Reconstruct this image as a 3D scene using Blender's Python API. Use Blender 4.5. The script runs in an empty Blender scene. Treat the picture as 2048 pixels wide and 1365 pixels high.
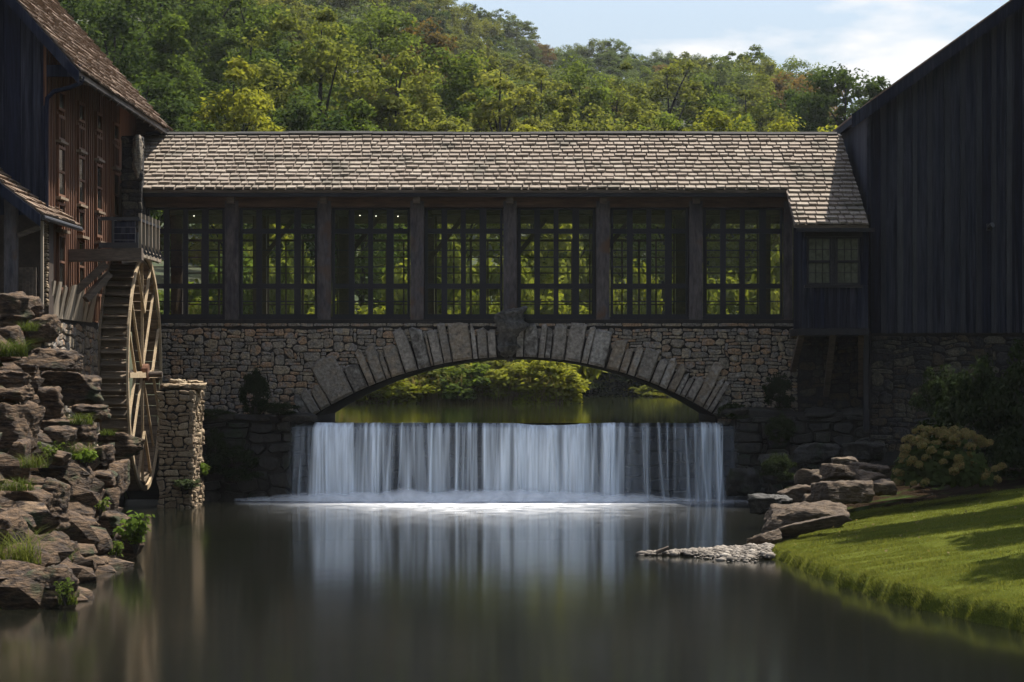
import bpy, bmesh, math, random
import numpy as np
from mathutils import Vector, Matrix, noise

S = bpy.context.scene
C = S.collection
# ------------------------------------------------------------------ camera, sky, sun, exposure
H, F, CX, CY = 3.05, 5500.0, 1080.0, 750.0        # camera height, focal length in photo pixels, vanishing point
cam = bpy.data.cameras.new('camera')
cam.lens = F / 2048 * 36
cam.shift_x = (1024 - CX) / 2048
cam.shift_y = (CY - 682.5) / 2048
cam.clip_start, cam.clip_end = 0.5, 6000
camo = bpy.data.objects.new('camera', cam); C.objects.link(camo)
camo.location = (0, 0, H); camo.rotation_euler = (math.radians(90), 0, 0)
S.camera = camo

SUN = Vector((0.38, 0.33, 1.0)).normalized()       # direction towards the sun
elev = math.asin(SUN.z)
azim = math.atan2(SUN.x, SUN.y)
W = bpy.data.worlds.new('World'); S.world = W; W.use_nodes = True
nt = W.node_tree; nt.nodes.clear()
N = nt.nodes.new; L = nt.links.new
sky = N('ShaderNodeTexSky'); sky.sky_type = 'NISHITA'; sky.sun_disc = False
sky.sun_elevation = elev; sky.sun_rotation = azim
sky.air_density = 1.0; sky.dust_density = 1.0; sky.ozone_density = 1.5
bg = N('ShaderNodeBackground'); bg.inputs['Strength'].default_value = 0.105
wo = N('ShaderNodeOutputWorld')
tc = N('ShaderNodeTexCoord')
mp = N('ShaderNodeMapping'); mp.inputs['Scale'].default_value = (9, 9, 26); mp.inputs['Location'].default_value = (0.4, 0.0, 0.0)
cn = N('ShaderNodeTexNoise'); cn.inputs['Scale'].default_value = 1.0; cn.inputs['Detail'].default_value = 7; cn.inputs['Roughness'].default_value = .52
cr = N('ShaderNodeValToRGB'); cr.color_ramp.elements[0].position = .5; cr.color_ramp.elements[1].position = .585
mx = N('ShaderNodeMix'); mx.data_type = 'RGBA'
mx.inputs['B'].default_value = (4.3, 4.33, 4.4, 1)
L(tc.outputs['Generated'], mp.inputs[0]); L(mp.outputs[0], cn.inputs['Vector']); L(cn.outputs['Fac'], cr.inputs[0])
L(cr.outputs[0], mx.inputs['Factor']); L(sky.outputs[0], mx.inputs['A']); L(mx.outputs['Result'], bg.inputs['Color'])
# pale haze towards the horizon, the same all round
sx = N('ShaderNodeSeparateXYZ'); L(tc.outputs['Generated'], sx.inputs[0])
hz = N('ShaderNodeMapRange'); hz.interpolation_type = 'SMOOTHERSTEP'
for i, v in ((1, -.02), (2, .42), (3, .85), (4, .0)): hz.inputs[i].default_value = v
L(sx.outputs['Z'], hz.inputs[0])
mh = N('ShaderNodeMix'); mh.data_type = 'RGBA'; mh.inputs['B'].default_value = (2.05, 2.30, 2.66, 1)
L(hz.outputs[0], mh.inputs['Factor']); L(sky.outputs[0], mh.inputs['A']); L(mh.outputs['Result'], mx.inputs['A'])
L(bg.outputs[0], wo.inputs[0])

sl = bpy.data.lights.new('sun', 'SUN'); sl.energy = 4.9; sl.angle = math.radians(0.5); sl.color = (1.0, 0.94, 0.85)
so = bpy.data.objects.new('sun', sl); C.objects.link(so)
so.rotation_euler = SUN.to_track_quat('Z', 'Y').to_euler(); so.location = (20, 20, 60)
S.view_settings.view_transform = 'Standard'; S.view_settings.look = 'None'
S.view_settings.exposure = 1.12; S.view_settings.gamma = 1; S.view_settings.use_curve_mapping = False
S.cycles.max_bounces = 6; S.cycles.transparent_max_bounces = 24; S.cycles.diffuse_bounces = 3
S.cycles.caustics_reflective = False; S.cycles.caustics_refractive = False

# ------------------------------------------------------------------ helpers
def P(px, py, Y):
    return Vector(((px - CX) * Y / F, Y, H - (py - CY) * Y / F))
def PX(px, Y): return (px - CX) * Y / F
def PZ(py, Y): return H - (py - CY) * Y / F
WL = {}
def wloc(o): return WL.get(o.name, Vector((0, 0, 0))) if o else Vector((0, 0, 0))
def link(o, parent=None, loc=(0, 0, 0)):
    C.objects.link(o); loc = Vector(loc); WL[o.name] = loc
    if parent: o.parent = parent
    o.location = loc - wloc(parent)
    return o
def tag(o, label=None, cat=None, group=None, kind=None):
    if label: o['label'] = label
    if cat: o['category'] = cat
    if group: o['group'] = group
    if kind: o['kind'] = kind
    return o
def empty(name, loc, label, cat, group=None):
    o = bpy.data.objects.new(name, None); o.empty_display_size = .3
    link(o, None, loc); return tag(o, label, cat, group)
class MB:
    def __init__(s): s.v = []; s.f = []
    def add(s, vs, fs):
        n = len(s.v); s.v += [tuple(v) for v in vs]; s.f += [tuple(i + n for i in f) for f in fs]; return s
    def box(s, x0, x1, y0, y1, z0, z1):
        return s.add([(x0,y0,z0),(x1,y0,z0),(x1,y1,z0),(x0,y1,z0),(x0,y0,z1),(x1,y0,z1),(x1,y1,z1),(x0,y1,z1)],
                     [(0,3,2,1),(4,5,6,7),(0,1,5,4),(1,2,6,5),(2,3,7,6),(3,0,4,7)])
    def hexa(s, b, t):      # two quads of four points
        return s.add(list(b) + list(t), [(0,3,2,1),(4,5,6,7),(0,1,5,4),(1,2,6,5),(2,3,7,6),(3,0,4,7)])
    def bar(s, a, b, w, d=None, up=Vector((0,0,1))):
        a, b = Vector(a), Vector(b); d = d or w; t = (b - a).normalized()
        u = t.cross(up)
        if u.length < 1e-4: u = t.cross(Vector((1,0,0)))
        u.normalize(); n = u.cross(t).normalized()
        q = lambda p: [p - u*w/2 - n*d/2, p + u*w/2 - n*d/2, p + u*w/2 + n*d/2, p - u*w/2 + n*d/2]
        return s.hexa(q(a), q(b))
    def tube(s, pts, rs, n=6):
        pts = [Vector(p) for p in pts]; base = len(s.v); m = len(pts); vs = []; fs = []
        for i, p in enumerate(pts):
            t = (pts[min(i+1, m-1)] - pts[max(i-1, 0)]).normalized()
            u = t.cross(Vector((0.31, 0.9, 0.2))).normalized(); w = t.cross(u)
            for k in range(n):
                a = 2*math.pi*k/n; vs.append(p + (u*math.cos(a) + w*math.sin(a))*rs[i])
        for i in range(m-1):
            for k in range(n):
                a, b = i*n+k, i*n+(k+1) % n; fs.append((a, b, b+n, a+n))
        fs.append(tuple(range(n-1, -1, -1))); fs.append(tuple((m-1)*n+k for k in range(n)))
        return s.add(vs, fs)
    def prism(s, poly, a, b, flip=False):   # poly list of (x,z), extruded along y
        n = len(poly)
        vs = [(x, a, z) for x, z in poly] + [(x, b, z) for x, z in poly]
        fs = [tuple(range(n)), tuple(range(2*n-1, n-1, -1))] + [(i, i+n, (i+1) % n + n, (i+1) % n) for i in range(n)]
        return s.add(vs, fs)
    def build(s, name, mat, parent=None, loc=None, smooth=False):
        if loc is None:
            loc = wloc(parent) if parent else Vector((0, 0, 0))
        loc = Vector(loc)
        me = bpy.data.meshes.new(name)
        me.from_pydata([(v[0]-loc.x, v[1]-loc.y, v[2]-loc.z) for v in s.v], [], s.f)
        if smooth: me.polygons.foreach_set('use_smooth', [True]*len(me.polygons))
        me.materials.append(mat); me.update()
        return link(bpy.data.objects.new(name, me), parent, loc)
def fix_normals(o):
    bm = bmesh.new(); bm.from_mesh(o.data); bmesh.ops.recalc_face_normals(bm, faces=bm.faces); bm.to_mesh(o.data); bm.free(); return o
def np_mesh(name, V, Fc, mat, smooth=False):
    V = np.asarray(V, dtype=np.float32); Fc = np.asarray(Fc, dtype=np.int32); k = Fc.shape[1]
    me = bpy.data.meshes.new(name)
    me.vertices.add(len(V)); me.vertices.foreach_set('co', V.ravel())
    me.loops.add(Fc.size); me.loops.foreach_set('vertex_index', Fc.ravel())
    me.polygons.add(len(Fc)); me.polygons.foreach_set('loop_start', np.arange(0, Fc.size, k, dtype=np.int32))
    if smooth: me.polygons.foreach_set('use_smooth', np.ones(len(Fc), dtype=bool))
    me.update(calc_edges=True); me.validate(); me.materials.append(mat); return me
def grid_mesh(name, xs, ys, fz, mat, fx=None):
    nx, ny = len(xs), len(ys); V = []
    for y in ys:
        for x in xs:
            X = fx(x, y) if fx else x
            V.append((X, y, fz(x, y)))
    Fc = [(j*nx+i, j*nx+i+1, (j+1)*nx+i+1, (j+1)*nx+i) for j in range(ny-1) for i in range(nx-1)]
    return np_mesh(name, V, Fc, mat, True)

# ------------------------------------------------------------------ materials
def surf(name, cols, nscale=6, stretch=(1,1,1), rnd=.6, rough=.85, bump=.4, bscale=40, bdist=.02, spec=.3, fine=.35, contrast=(.3,.7), moss=None):
    m = bpy.data.materials.new(name); m.use_nodes = True; nt = m.node_tree; nt.nodes.clear()
    N = nt.nodes.new; L = nt.links.new
    out = N('ShaderNodeOutputMaterial'); b = N('ShaderNodeBsdfPrincipled')
    b.inputs['Roughness'].default_value = rough; b.inputs['Specular IOR Level'].default_value = spec
    g = N('ShaderNodeNewGeometry'); oi = N('ShaderNodeObjectInfo')
    add = N('ShaderNodeMath'); add.operation = 'ADD'; L(g.outputs['Random Per Island'], add.inputs[0]); L(oi.outputs['Random'], add.inputs[1])
    fr = N('ShaderNodeMath'); fr.operation = 'FRACT'; L(add.outputs[0], fr.inputs[0])
    mp = N('ShaderNodeMapping'); mp.inputs['Scale'].default_value = stretch; L(g.outputs['Position'], mp.inputs[0])
    off = N('ShaderNodeVectorMath'); off.operation = 'ADD'; L(mp.outputs[0], off.inputs[0])
    sc = N('ShaderNodeMath'); sc.operation = 'MULTIPLY'; sc.inputs[1].default_value = 37.0 if rnd > 0 else 0.0; L(fr.outputs[0], sc.inputs[0]); L(sc.outputs[0], off.inputs[1])
    n1 = N('ShaderNodeTexNoise'); n1.inputs['Scale'].default_value = nscale; n1.inputs['Detail'].default_value = 6; L(off.outputs[0], n1.inputs['Vector'])
    mr = N('ShaderNodeMapRange'); mr.inputs[1].default_value = contrast[0]; mr.inputs[2].default_value = contrast[1]; L(n1.outputs['Fac'], mr.inputs[0])
    mix = N('ShaderNodeMix'); mix.inputs['Factor'].default_value = rnd; L(mr.outputs[0], mix.inputs['A']); L(fr.outputs[0], mix.inputs['B'])
    ramp = N('ShaderNodeValToRGB'); e = ramp.color_ramp.elements
    while len(e) < len(cols): e.new(.5)
    for i, c in enumerate(cols):
        e[i].position = c[0] if len(c) == 2 else i/(len(cols)-1); cc = c[1] if len(c) == 2 else c
        e[i].color = (*cc, 1)
    L(mix.outputs['Result'], ramp.inputs[0])
    n2 = N('ShaderNodeTexNoise'); n2.inputs['Scale'].default_value = bscale; n2.inputs['Detail'].default_value = 5; n2.inputs['Roughness'].default_value = .65; L(off.outputs[0], n2.inputs['Vector'])
    mr2 = N('ShaderNodeMapRange'); mr2.inputs[1].default_value = .3; mr2.inputs[2].default_value = .7; mr2.inputs[3].default_value = 1-fine; mr2.inputs[4].default_value = 1+fine*.6; L(n2.outputs['Fac'], mr2.inputs[0])
    mul = N('ShaderNodeMix'); mul.data_type = 'RGBA'; mul.blend_type = 'MULTIPLY'; mul.inputs['Factor'].default_value = 1
    L(ramp.outputs[0], mul.inputs['A']); L(mr2.outputs[0], mul.inputs['B'])
    col = mul.outputs['Result']
    if moss:
        n3 = N('ShaderNodeTexNoise'); n3.inputs['Scale'].default_value = moss[1]; n3.inputs['Detail'].default_value = 6; L(g.outputs['Position'], n3.inputs['Vector'])
        m3 = N('ShaderNodeMapRange'); m3.inputs[1].default_value = moss[2]; m3.inputs[2].default_value = moss[2]+.1; L(n3.outputs['Fac'], m3.inputs[0])
        mm = N('ShaderNodeMix'); mm.data_type = 'RGBA'; L(m3.outputs[0], mm.inputs['Factor']); L(col, mm.inputs['A']); mm.inputs['B'].default_value = (*moss[0], 1)
        col = mm.outputs['Result']
    L(col, b.inputs['Base Color'])
    if bump:
        bp = N('ShaderNodeBump'); bp.inputs['Strength'].default_value = bump; bp.inputs['Distance'].default_value = bdist
        L(n2.outputs['Fac'], bp.inputs['Height']); L(bp.outputs[0], b.inputs['Normal'])
    L(b.outputs[0], out.inputs[0]); return m
def leafmat(name, cols, trans=.45, tcol=None, rough=.8, objr=.5):
    m = bpy.data.materials.new(name); m.use_nodes = True; nt = m.node_tree; nt.nodes.clear(); N = nt.nodes.new; L = nt.links.new
    out = N('ShaderNodeOutputMaterial'); b = N('ShaderNodeBsdfPrincipled'); b.inputs['Roughness'].default_value = rough; b.inputs['Specular IOR Level'].default_value = .03
    g = N('ShaderNodeNewGeometry'); oi = N('ShaderNodeObjectInfo')
    mix = N('ShaderNodeMix'); mix.inputs['Factor'].default_value = objr; L(g.outputs['Random Per Island'], mix.inputs['A']); L(oi.outputs['Random'], mix.inputs['B'])
    ramp = N('ShaderNodeValToRGB'); e = ramp.color_ramp.elements
    while len(e) < len(cols): e.new(.5)
    for i, c in enumerate(cols): e[i].position = i/(len(cols)-1); e[i].color = (*c, 1)
    L(mix.outputs['Result'], ramp.inputs[0]); L(ramp.outputs[0], b.inputs['Base Color'])
    t = N('ShaderNodeBsdfTranslucent'); hs = N('ShaderNodeMix'); hs.data_type = 'RGBA'; hs.blend_type = 'MULTIPLY'; hs.inputs['Factor'].default_value = 1
    L(ramp.outputs[0], hs.inputs['A']); hs.inputs['B'].default_value = (*(tcol or (1.45, 1.42, .85)), 1); L(hs.outputs['Result'], t.inputs['Color'])
    ms = N('ShaderNodeMixShader'); ms.inputs[0].default_value = trans; L(b.outputs[0], ms.inputs[1]); L(t.outputs[0], ms.inputs[2]); L(ms.outputs[0], out.inputs[0])
    return m
M = {}
M['stone'] = surf('rubble_stone', [(.09,.077,.062),(.28,.235,.175),(.165,.15,.132),(.35,.275,.18),(.22,.205,.188),(.37,.23,.13),(.20,.165,.125),(.31,.28,.24)], rnd=.75, bscale=22, bump=1, bdist=.05, fine=.65)
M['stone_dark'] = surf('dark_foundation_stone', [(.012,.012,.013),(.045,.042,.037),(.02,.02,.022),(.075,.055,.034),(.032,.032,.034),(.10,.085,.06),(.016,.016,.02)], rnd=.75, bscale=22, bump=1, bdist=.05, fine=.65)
M['stone_warm'] = surf('warm_stone', [(.095,.066,.041),(.24,.175,.105),(.16,.112,.069),(.30,.228,.142),(.18,.14,.095)], rnd=.75, bscale=22, bump=.7, bdist=.03, fine=.45)
M['mortar'] = surf('mortar', [(.012,.010,.009),(.028,.024,.02)], rnd=0, bscale=30, bump=.6)
M['arch'] = surf('arch_stone', [(.11,.095,.078),(.28,.245,.205),(.19,.168,.14),(.24,.188,.133),(.33,.305,.27),(.10,.088,.074),(.225,.195,.16)], rnd=.75, bscale=14, bump=.9, bdist=.05, fine=.55)
M['key'] = surf('keystone', [(.05,.047,.043),(.13,.12,.105)], rnd=0, bscale=14, bump=1, bdist=.06, fine=.6)
M['ledge'] = surf('wet_shaded_ledge_stone', [(.009,.008,.007),(.032,.028,.022),(.016,.015,.014),(.05,.042,.032)], rnd=.6, bscale=12, bump=.9, bdist=.05, fine=.55, rough=.6, moss=((.010,.017,.005),2.2,.55))  # wet stone, coloured darker still for the shadow beside the fall
M['wet'] = surf('black_wet_stone', [(.008,.009,.012),(.018,.019,.024)], rnd=.5, bscale=12, bump=.6, fine=.5, rough=.5)
M['rock'] = surf('outcrop_rock', [(.011,.007,.005),(.052,.031,.016),(.115,.070,.036),(.030,.019,.012),(.22,.145,.082)], nscale=2.2, stretch=(1,1,3.2), rnd=.3, bscale=7, bump=1, bdist=.12, fine=.7, moss=((.028,.034,.010),2.4,.575))
M['rockr'] = surf('pale_rock', [(.03,.021,.013),(.10,.069,.042),(.055,.038,.025),(.21,.155,.095)], nscale=2.2, stretch=(1,1,3), rnd=.3, bscale=9, bump=1, bdist=.07, fine=.5)
M['earth'] = surf('bank_earth', [(.010,.007,.005),(.034,.023,.014)], spec=0, nscale=2, rnd=0, bscale=10, bump=1, bdist=.08, moss=((.03,.045,.012),1.5,.55))
M['shingle'] = surf('cedar_shingle', [(.145,.115,.086),(.235,.19,.147),(.185,.146,.112),(.28,.235,.185),(.21,.17,.134)], nscale=9, stretch=(2.5,.6,.6), rnd=.62, bscale=30, bump=.7, bdist=.02, fine=.5, moss=((.115,.098,.074),.9,.56))
M['shingleb'] = surf('brown_shingle', [(.085,.055,.036),(.20,.135,.09),(.14,.095,.062),(.25,.175,.12)], nscale=9, stretch=(.6,2.5,.6), rnd=.6, bscale=30, bump=.6, fine=.45)
M['navy'] = surf('dark_navy_boards', [(.003,.004,.009),(.013,.016,.033),(.005,.006,.014),(.036,.039,.055),(.009,.012,.026),(.02,.024,.040)], nscale=9, stretch=(1,1,.05), rnd=.55, bscale=30, bump=.35, fine=.6, rough=.8, spec=.12)
M['batten'] = surf('edge_lit_navy_battens', [(.010,.012,.020),(.028,.030,.040),(.05,.05,.056)], nscale=6, stretch=(1,1,.06), rnd=.4, bscale=30, bump=.35, fine=.55, rough=.7)  # paler than the boards: light caught on batten edges is put into the colour
M['frame'] = surf('dark_frame_paint', [(.010,.009,.011),(.017,.015,.018)], nscale=8, rnd=.3, bscale=30, bump=.2, rough=.6)
M['post'] = surf('weathered_post', [(.030,.028,.034),(.085,.07,.066),(.05,.048,.058)], nscale=5, stretch=(1,1,.25), rnd=.3, bscale=16, bump=.7, fine=.5, moss=((.085,.048,.028),1.2,.56))
M['beam'] = surf('brown_beam', [(.05,.028,.018),(.12,.07,.045)], nscale=6, stretch=(.1,1,1), rnd=.3, bscale=20, bump=.6, fine=.5)
M['rust'] = surf('red_brown_boards', [(.07,.030,.016),(.175,.08,.04),(.12,.052,.027),(.24,.12,.06)], nscale=7, stretch=(1,1,.05), rnd=.5, bscale=20, bump=.5, fine=.5)
M['sill'] = surf('window_sill_wood', [(.12,.08,.05),(.27,.20,.13)], nscale=7, rnd=.4, bscale=25, bump=.4)
M['wheelwood'] = surf('pale_wheel_wood', [(.27,.195,.11),(.42,.32,.20),(.34,.25,.15)], nscale=6, rnd=.5, bscale=25, bump=.4, fine=.3)
M['bucket'] = surf('bucket_board', [(.05,.036,.023),(.145,.106,.066),(.09,.066,.041)], nscale=6, stretch=(.2,1,1), rnd=.5, bscale=20, bump=.5, fine=.45)
M['oldwood'] = surf('old_timber', [(.045,.033,.024),(.12,.09,.065),(.08,.06,.045)], nscale=5, stretch=(.2,.2,1), rnd=.4, bscale=18, bump=.7, fine=.5)
M['fencewood'] = surf('grey_fence_boards', [(.20,.16,.115),(.36,.29,.21)], nscale=6, stretch=(1,1,.1), rnd=.5, bscale=20, bump=.5)
M['iron'] = surf('dark_iron', [(.012,.012,.014),(.03,.03,.033)], nscale=6, rnd=0, bscale=30, bump=.3, rough=.5, spec=.5)
M['interior'] = surf('interior_wood', [(.03,.02,.013),(.07,.045,.03)], nscale=6, rnd=.3, bscale=20, bump=.2)
M['gravel'] = surf('gravel', [(.05,.042,.034),(.20,.17,.135),(.11,.092,.074),(.33,.29,.24)], nscale=3, rnd=.9, bscale=40, bump=.3)
M['soil'] = surf('forest_floor', [(.018,.022,.008),(.04,.042,.014)], nscale=.4, rnd=0, bscale=3, bump=.3, moss=((.022,.034,.009),.3,.5))
M['forest'] = surf('unseen_hill_canopy', [(.02,.034,.010),(.05,.07,.02),(.08,.09,.03)], nscale=.25, rnd=0, bscale=1.5, bump=1, bdist=.6, fine=.6)
M['turf'] = surf('lawn_turf', spec=.0, rough=1.0, cols=[(.05,.06,.010),(.085,.095,.018)], nscale=1.5, rnd=0, bscale=25, bump=.8, bdist=.04)
M['bark'] = surf('bark', [(.025,.02,.015),(.07,.055,.042)], nscale=3, rnd=.3, bscale=12, bump=.6)
M['barkd'] = surf('dark_bark', [(.012,.011,.009),(.03,.026,.02)], nscale=3, rnd=.3, bscale=12, bump=.6)
M['lf_dark'] = leafmat('dark_green_leaves', [(.020,.036,.009),(.042,.066,.015),(.064,.09,.02)], .4)
M['lf_green'] = leafmat('green_leaves', [(.044,.068,.012),(.080,.11,.02),(.12,.145,.028)], .5)
M['lf_olive'] = leafmat('olive_leaves', [(.066,.082,.016),(.115,.128,.026),(.16,.16,.04)], .5)
M['lf_lime'] = leafmat('yellow_green_leaves', [(.085,.10,.012),(.145,.155,.02),(.20,.195,.03)], .5)
M['lf_russet'] = leafmat('russet_leaves', [(.055,.052,.018),(.095,.078,.026),(.12,.085,.032)], .42, (1.8,1.4,.7))
M['lf_far'] = leafmat('ridge_leaves', [(.042,.066,.02),(.074,.10,.03),(.105,.118,.04)], .45)
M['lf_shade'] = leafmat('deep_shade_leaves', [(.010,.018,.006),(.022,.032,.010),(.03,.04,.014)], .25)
M['lf_weed'] = leafmat('weed_leaves', [(.05,.08,.012),(.10,.15,.02),(.14,.18,.03)], .5)
M['lf_hyd'] = leafmat('hydrangea_leaves', [(.03,.045,.012),(.055,.07,.018)], .35)
M['head'] = surf('hydrangea_flowers', [(.10,.11,.022),(.20,.17,.045),(.29,.18,.06),(.14,.145,.03)], nscale=4, rnd=.8, bscale=60, bump=1, bdist=.03, fine=.5)
M['reed'] = leafmat('dry_reed', [(.12,.10,.045),(.22,.17,.08),(.10,.11,.03)], .35, (1.3,1.2,.8))
M['tuft'] = leafmat('tuft_blades', [(.03,.045,.010),(.065,.085,.018),(.11,.115,.035)], .4)
M['blade'] = leafmat('grass_blades', [(.062,.075,.014),(.10,.112,.023),(.15,.148,.043)], .45)

def glass():
    m = bpy.data.materials.new('window_glass'); m.use_nodes = True; nt = m.node_tree; nt.nodes.clear(); N = nt.nodes.new; L = nt.links.new
    o = N('ShaderNodeOutputMaterial'); t = N('ShaderNodeBsdfTransparent'); t.inputs[0].default_value = (.88,.91,.86,1)
    g = N('ShaderNodeBsdfGlossy'); g.inputs['Roughness'].default_value = .03
    fr = N('ShaderNodeFresnel'); fr.inputs[0].default_value = 1.45
    ms = N('ShaderNodeMixShader'); L(fr.outputs[0], ms.inputs[0]); L(t.outputs[0], ms.inputs[1]); L(g.outputs[0], ms.inputs[2]); L(ms.outputs[0], o.inputs[0]); return m
M['glass'] = glass()
M['darkglass'] = surf('dark_old_glass', [(.012,.013,.012),(.03,.032,.028)], nscale=2, rnd=.4, bump=.1, bscale=8, rough=.12, spec=.6)
M['dimglass'] = surf('dim_leaded_glass', [(.05,.052,.042),(.085,.085,.066)], nscale=3, rnd=.4, bump=.1, bscale=8, rough=.25, spec=.5)
def watermat(name, col, rough, bscale, bstr, stretch=(1,1,1)):
    m = bpy.data.materials.new(name); m.use_nodes = True; nt = m.node_tree; b = nt.nodes['Principled BSDF']; N = nt.nodes.new; L = nt.links.new
    b.inputs['Base Color'].default_value = (*col, 1); b.inputs['Roughness'].default_value = rough; b.inputs['IOR'].default_value = 1.33; b.inputs['Specular IOR Level'].default_value = .5
    g = N('ShaderNodeNewGeometry'); mp = N('ShaderNodeMapping'); mp.inputs['Scale'].default_value = stretch; L(g.outputs['Position'], mp.inputs[0])
    n = N('ShaderNodeTexNoise'); n.inputs['Scale'].default_value = bscale; n.inputs['Detail'].default_value = 3; L(mp.outputs[0], n.inputs['Vector'])
    bp = N('ShaderNodeBump'); bp.inputs['Strength'].default_value = bstr; bp.inputs['Distance'].default_value = .02; L(n.outputs['Fac'], bp.inputs['Height']); L(bp.outputs[0], b.inputs['Normal'])
    return m
M['pond'] = watermat('pond_water', (.006,.0065,.004), .105, 1.2, .10, (1,.4,1))
M['upper'] = watermat('upper_pond_water', (.016,.020,.007), .05, 1.5, .06, (.5,1,1))
def fallmat():      # white water: a thin sheet whose opacity follows the strand thickness and painted centre glow stored on the mesh
    m = bpy.data.materials.new('falling_water'); m.use_nodes = True; nt = m.node_tree; nt.nodes.clear(); N = nt.nodes.new; L = nt.links.new
    o = N('ShaderNodeOutputMaterial'); at = N('ShaderNodeAttribute'); at.attribute_name = 'thickness'
    g = N('ShaderNodeNewGeometry'); mp = N('ShaderNodeMapping'); mp.inputs['Scale'].default_value = (15,3,.22); L(g.outputs['Position'], mp.inputs[0])
    n = N('ShaderNodeTexNoise'); n.inputs['Scale'].default_value = 1; n.inputs['Detail'].default_value = 3; L(mp.outputs[0], n.inputs['Vector'])
    mr = N('ShaderNodeMapRange'); mr.inputs[1].default_value = .35; mr.inputs[2].default_value = .68; mr.inputs[3].default_value = .72; mr.inputs[4].default_value = 1.12; L(n.outputs['Fac'], mr.inputs[0])
    mu = N('ShaderNodeMath'); mu.operation = 'MULTIPLY'; mu.use_clamp = True; L(at.outputs['Fac'], mu.inputs[0]); L(mr.outputs[0], mu.inputs[1])
    d = N('ShaderNodeBsdfDiffuse'); d.inputs[0].default_value = (.86,.93,1.0,1); tl = N('ShaderNodeBsdfTranslucent'); tl.inputs[0].default_value = (.76,.84,.95,1)
    m1 = N('ShaderNodeMixShader'); m1.inputs[0].default_value = .12; L(d.outputs[0], m1.inputs[1]); L(tl.outputs[0], m1.inputs[2])
    t = N('ShaderNodeBsdfTransparent'); m2 = N('ShaderNodeMixShader'); L(mu.outputs[0], m2.inputs[0]); L(t.outputs[0], m2.inputs[1]); L(m1.outputs[0], m2.inputs[2]); L(m2.outputs[0], o.inputs[0]); return m
M['fall'] = fallmat()
def foammat(name, stretch, lo, hi, col, soft):
    m = bpy.data.materials.new(name); m.use_nodes = True; nt = m.node_tree; nt.nodes.clear(); N = nt.nodes.new; L = nt.links.new
    o = N('ShaderNodeOutputMaterial'); at = N('ShaderNodeAttribute'); at.attribute_name = 'thickness'
    g = N('ShaderNodeNewGeometry'); mp = N('ShaderNodeMapping'); mp.inputs['Scale'].default_value = stretch; L(g.outputs['Position'], mp.inputs[0])
    n = N('ShaderNodeTexNoise'); n.inputs['Scale'].default_value = 1; n.inputs['Detail'].default_value = 5; n.inputs['Roughness'].default_value = .6; n.inputs['Distortion'].default_value = .6; L(mp.outputs[0], n.inputs['Vector'])
    mr = N('ShaderNodeMapRange'); mr.inputs[1].default_value = lo; mr.inputs[2].default_value = hi; mr.inputs[3].default_value = soft; mr.inputs[4].default_value = 1; L(n.outputs['Fac'], mr.inputs[0])
    mu = N('ShaderNodeMath'); mu.operation = 'MULTIPLY'; mu.use_clamp = True; L(at.outputs['Fac'], mu.inputs[0]); L(mr.outputs[0], mu.inputs[1])
    d = N('ShaderNodeBsdfDiffuse'); d.inputs[0].default_value = (*col, 1)
    t = N('ShaderNodeBsdfTransparent'); m2 = N('ShaderNodeMixShader'); L(mu.outputs[0], m2.inputs[0]); L(t.outputs[0], m2.inputs[1]); L(d.outputs[0], m2.inputs[2]); L(m2.outputs[0], o.inputs[0]); return m
M['foam'] = foammat('foam', (1.7,1.5,1), .40, .74, (.86,.88,.90), .22)
M['mist'] = foammat('spray', (2.5,2.5,3), .3, .7, (.88,.90,.93), .55)
def emit(name, col, s):
    m = bpy.data.materials.new(name); m.use_nodes = True; b = m.node_tree.nodes['Principled BSDF']; b.inputs['Emission Color'].default_value = (*col, 1); b.inputs['Emission Strength'].default_value = s; return m
M['bulb'] = emit('string_bulb', (1,.9,.7), 3)

# ------------------------------------------------------------------ terrain and water
def lerp_tab(tab, x):
    if x <= tab[0][0]: return tab[0][1]
    for (a, va), (b, vb) in zip(tab, tab[1:]):
        if x <= b: return va + (vb-va)*(x-a)/(b-a)
    return tab[-1][1]
RIDGE = [(-300,125),(-200,122),(-80,112),(-35,90),(-13,65),(2,57),(24,55),(40,51.5),(56,43),(100,36),(300,34)]
def ybank(X):
    if X < -17: return 78
    if X < -15: return 78 + (X+17)/2*35
    if X < .7: return 113
    if X < 2: return 113 + (X-.7)/1.3*37
    if X < 16: return 150
    if X < 18: return 150 - (X-16)/2*72
    return 78
def zhill(X, Y):
    yb = ybank(X)
    if Y < yb: return max(0.6, 1.95 - (yb-Y)*1.2)
    zr = lerp_tab(RIDGE, X)
    t = (Y-yb)/(500-yb)
    if t <= 1: z = 1.95 + (zr-1.95)*(t**1.25)
    else: z = zr - (Y-500)*.25
    return max(z + 1.2*noise.noise(Vector((X*.03, Y*.03, 0)))*min(1, (Y-yb)/20), -2)
xs = sorted(set([-600,-500,-400,-300,-250,-200,-160,-130,-100,-80,-60]+list(np.arange(-50,51,1.0))+[60,80,100,130,160,200,250,300,400,500,600]))
ys = list(np.arange(76,160,1.5))+list(np.arange(160,300,6))+list(np.arange(300,560,12))+[600,700,800,900]
o = link(bpy.data.objects.new('hillside', grid_mesh('hillside', xs, ys, zhill, M['soil']))); tag(o, kind='structure')
o = MB().add([(-650,-300,-2.2),(650,-300,-2.2),(650,920,-2.2),(-650,920,-2.2)], [(0,1,2,3)]).build('ground', M['soil']); tag(o, kind='structure')
def zback(th, r):
    k = min(1, max(0, (r-75)/150)); e = min(1, max(0, (math.cos(th)+.55)/.5))
    return -2 + (62*k**.8 + 3.5*noise.noise(Vector((r*math.cos(th)*.12, r*math.sin(th)*.12, 3)))*min(1,k*5))*e
ths = np.linspace(-2.2, 2.2, 110); rs_ = list(np.arange(75, 260, 5))
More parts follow.
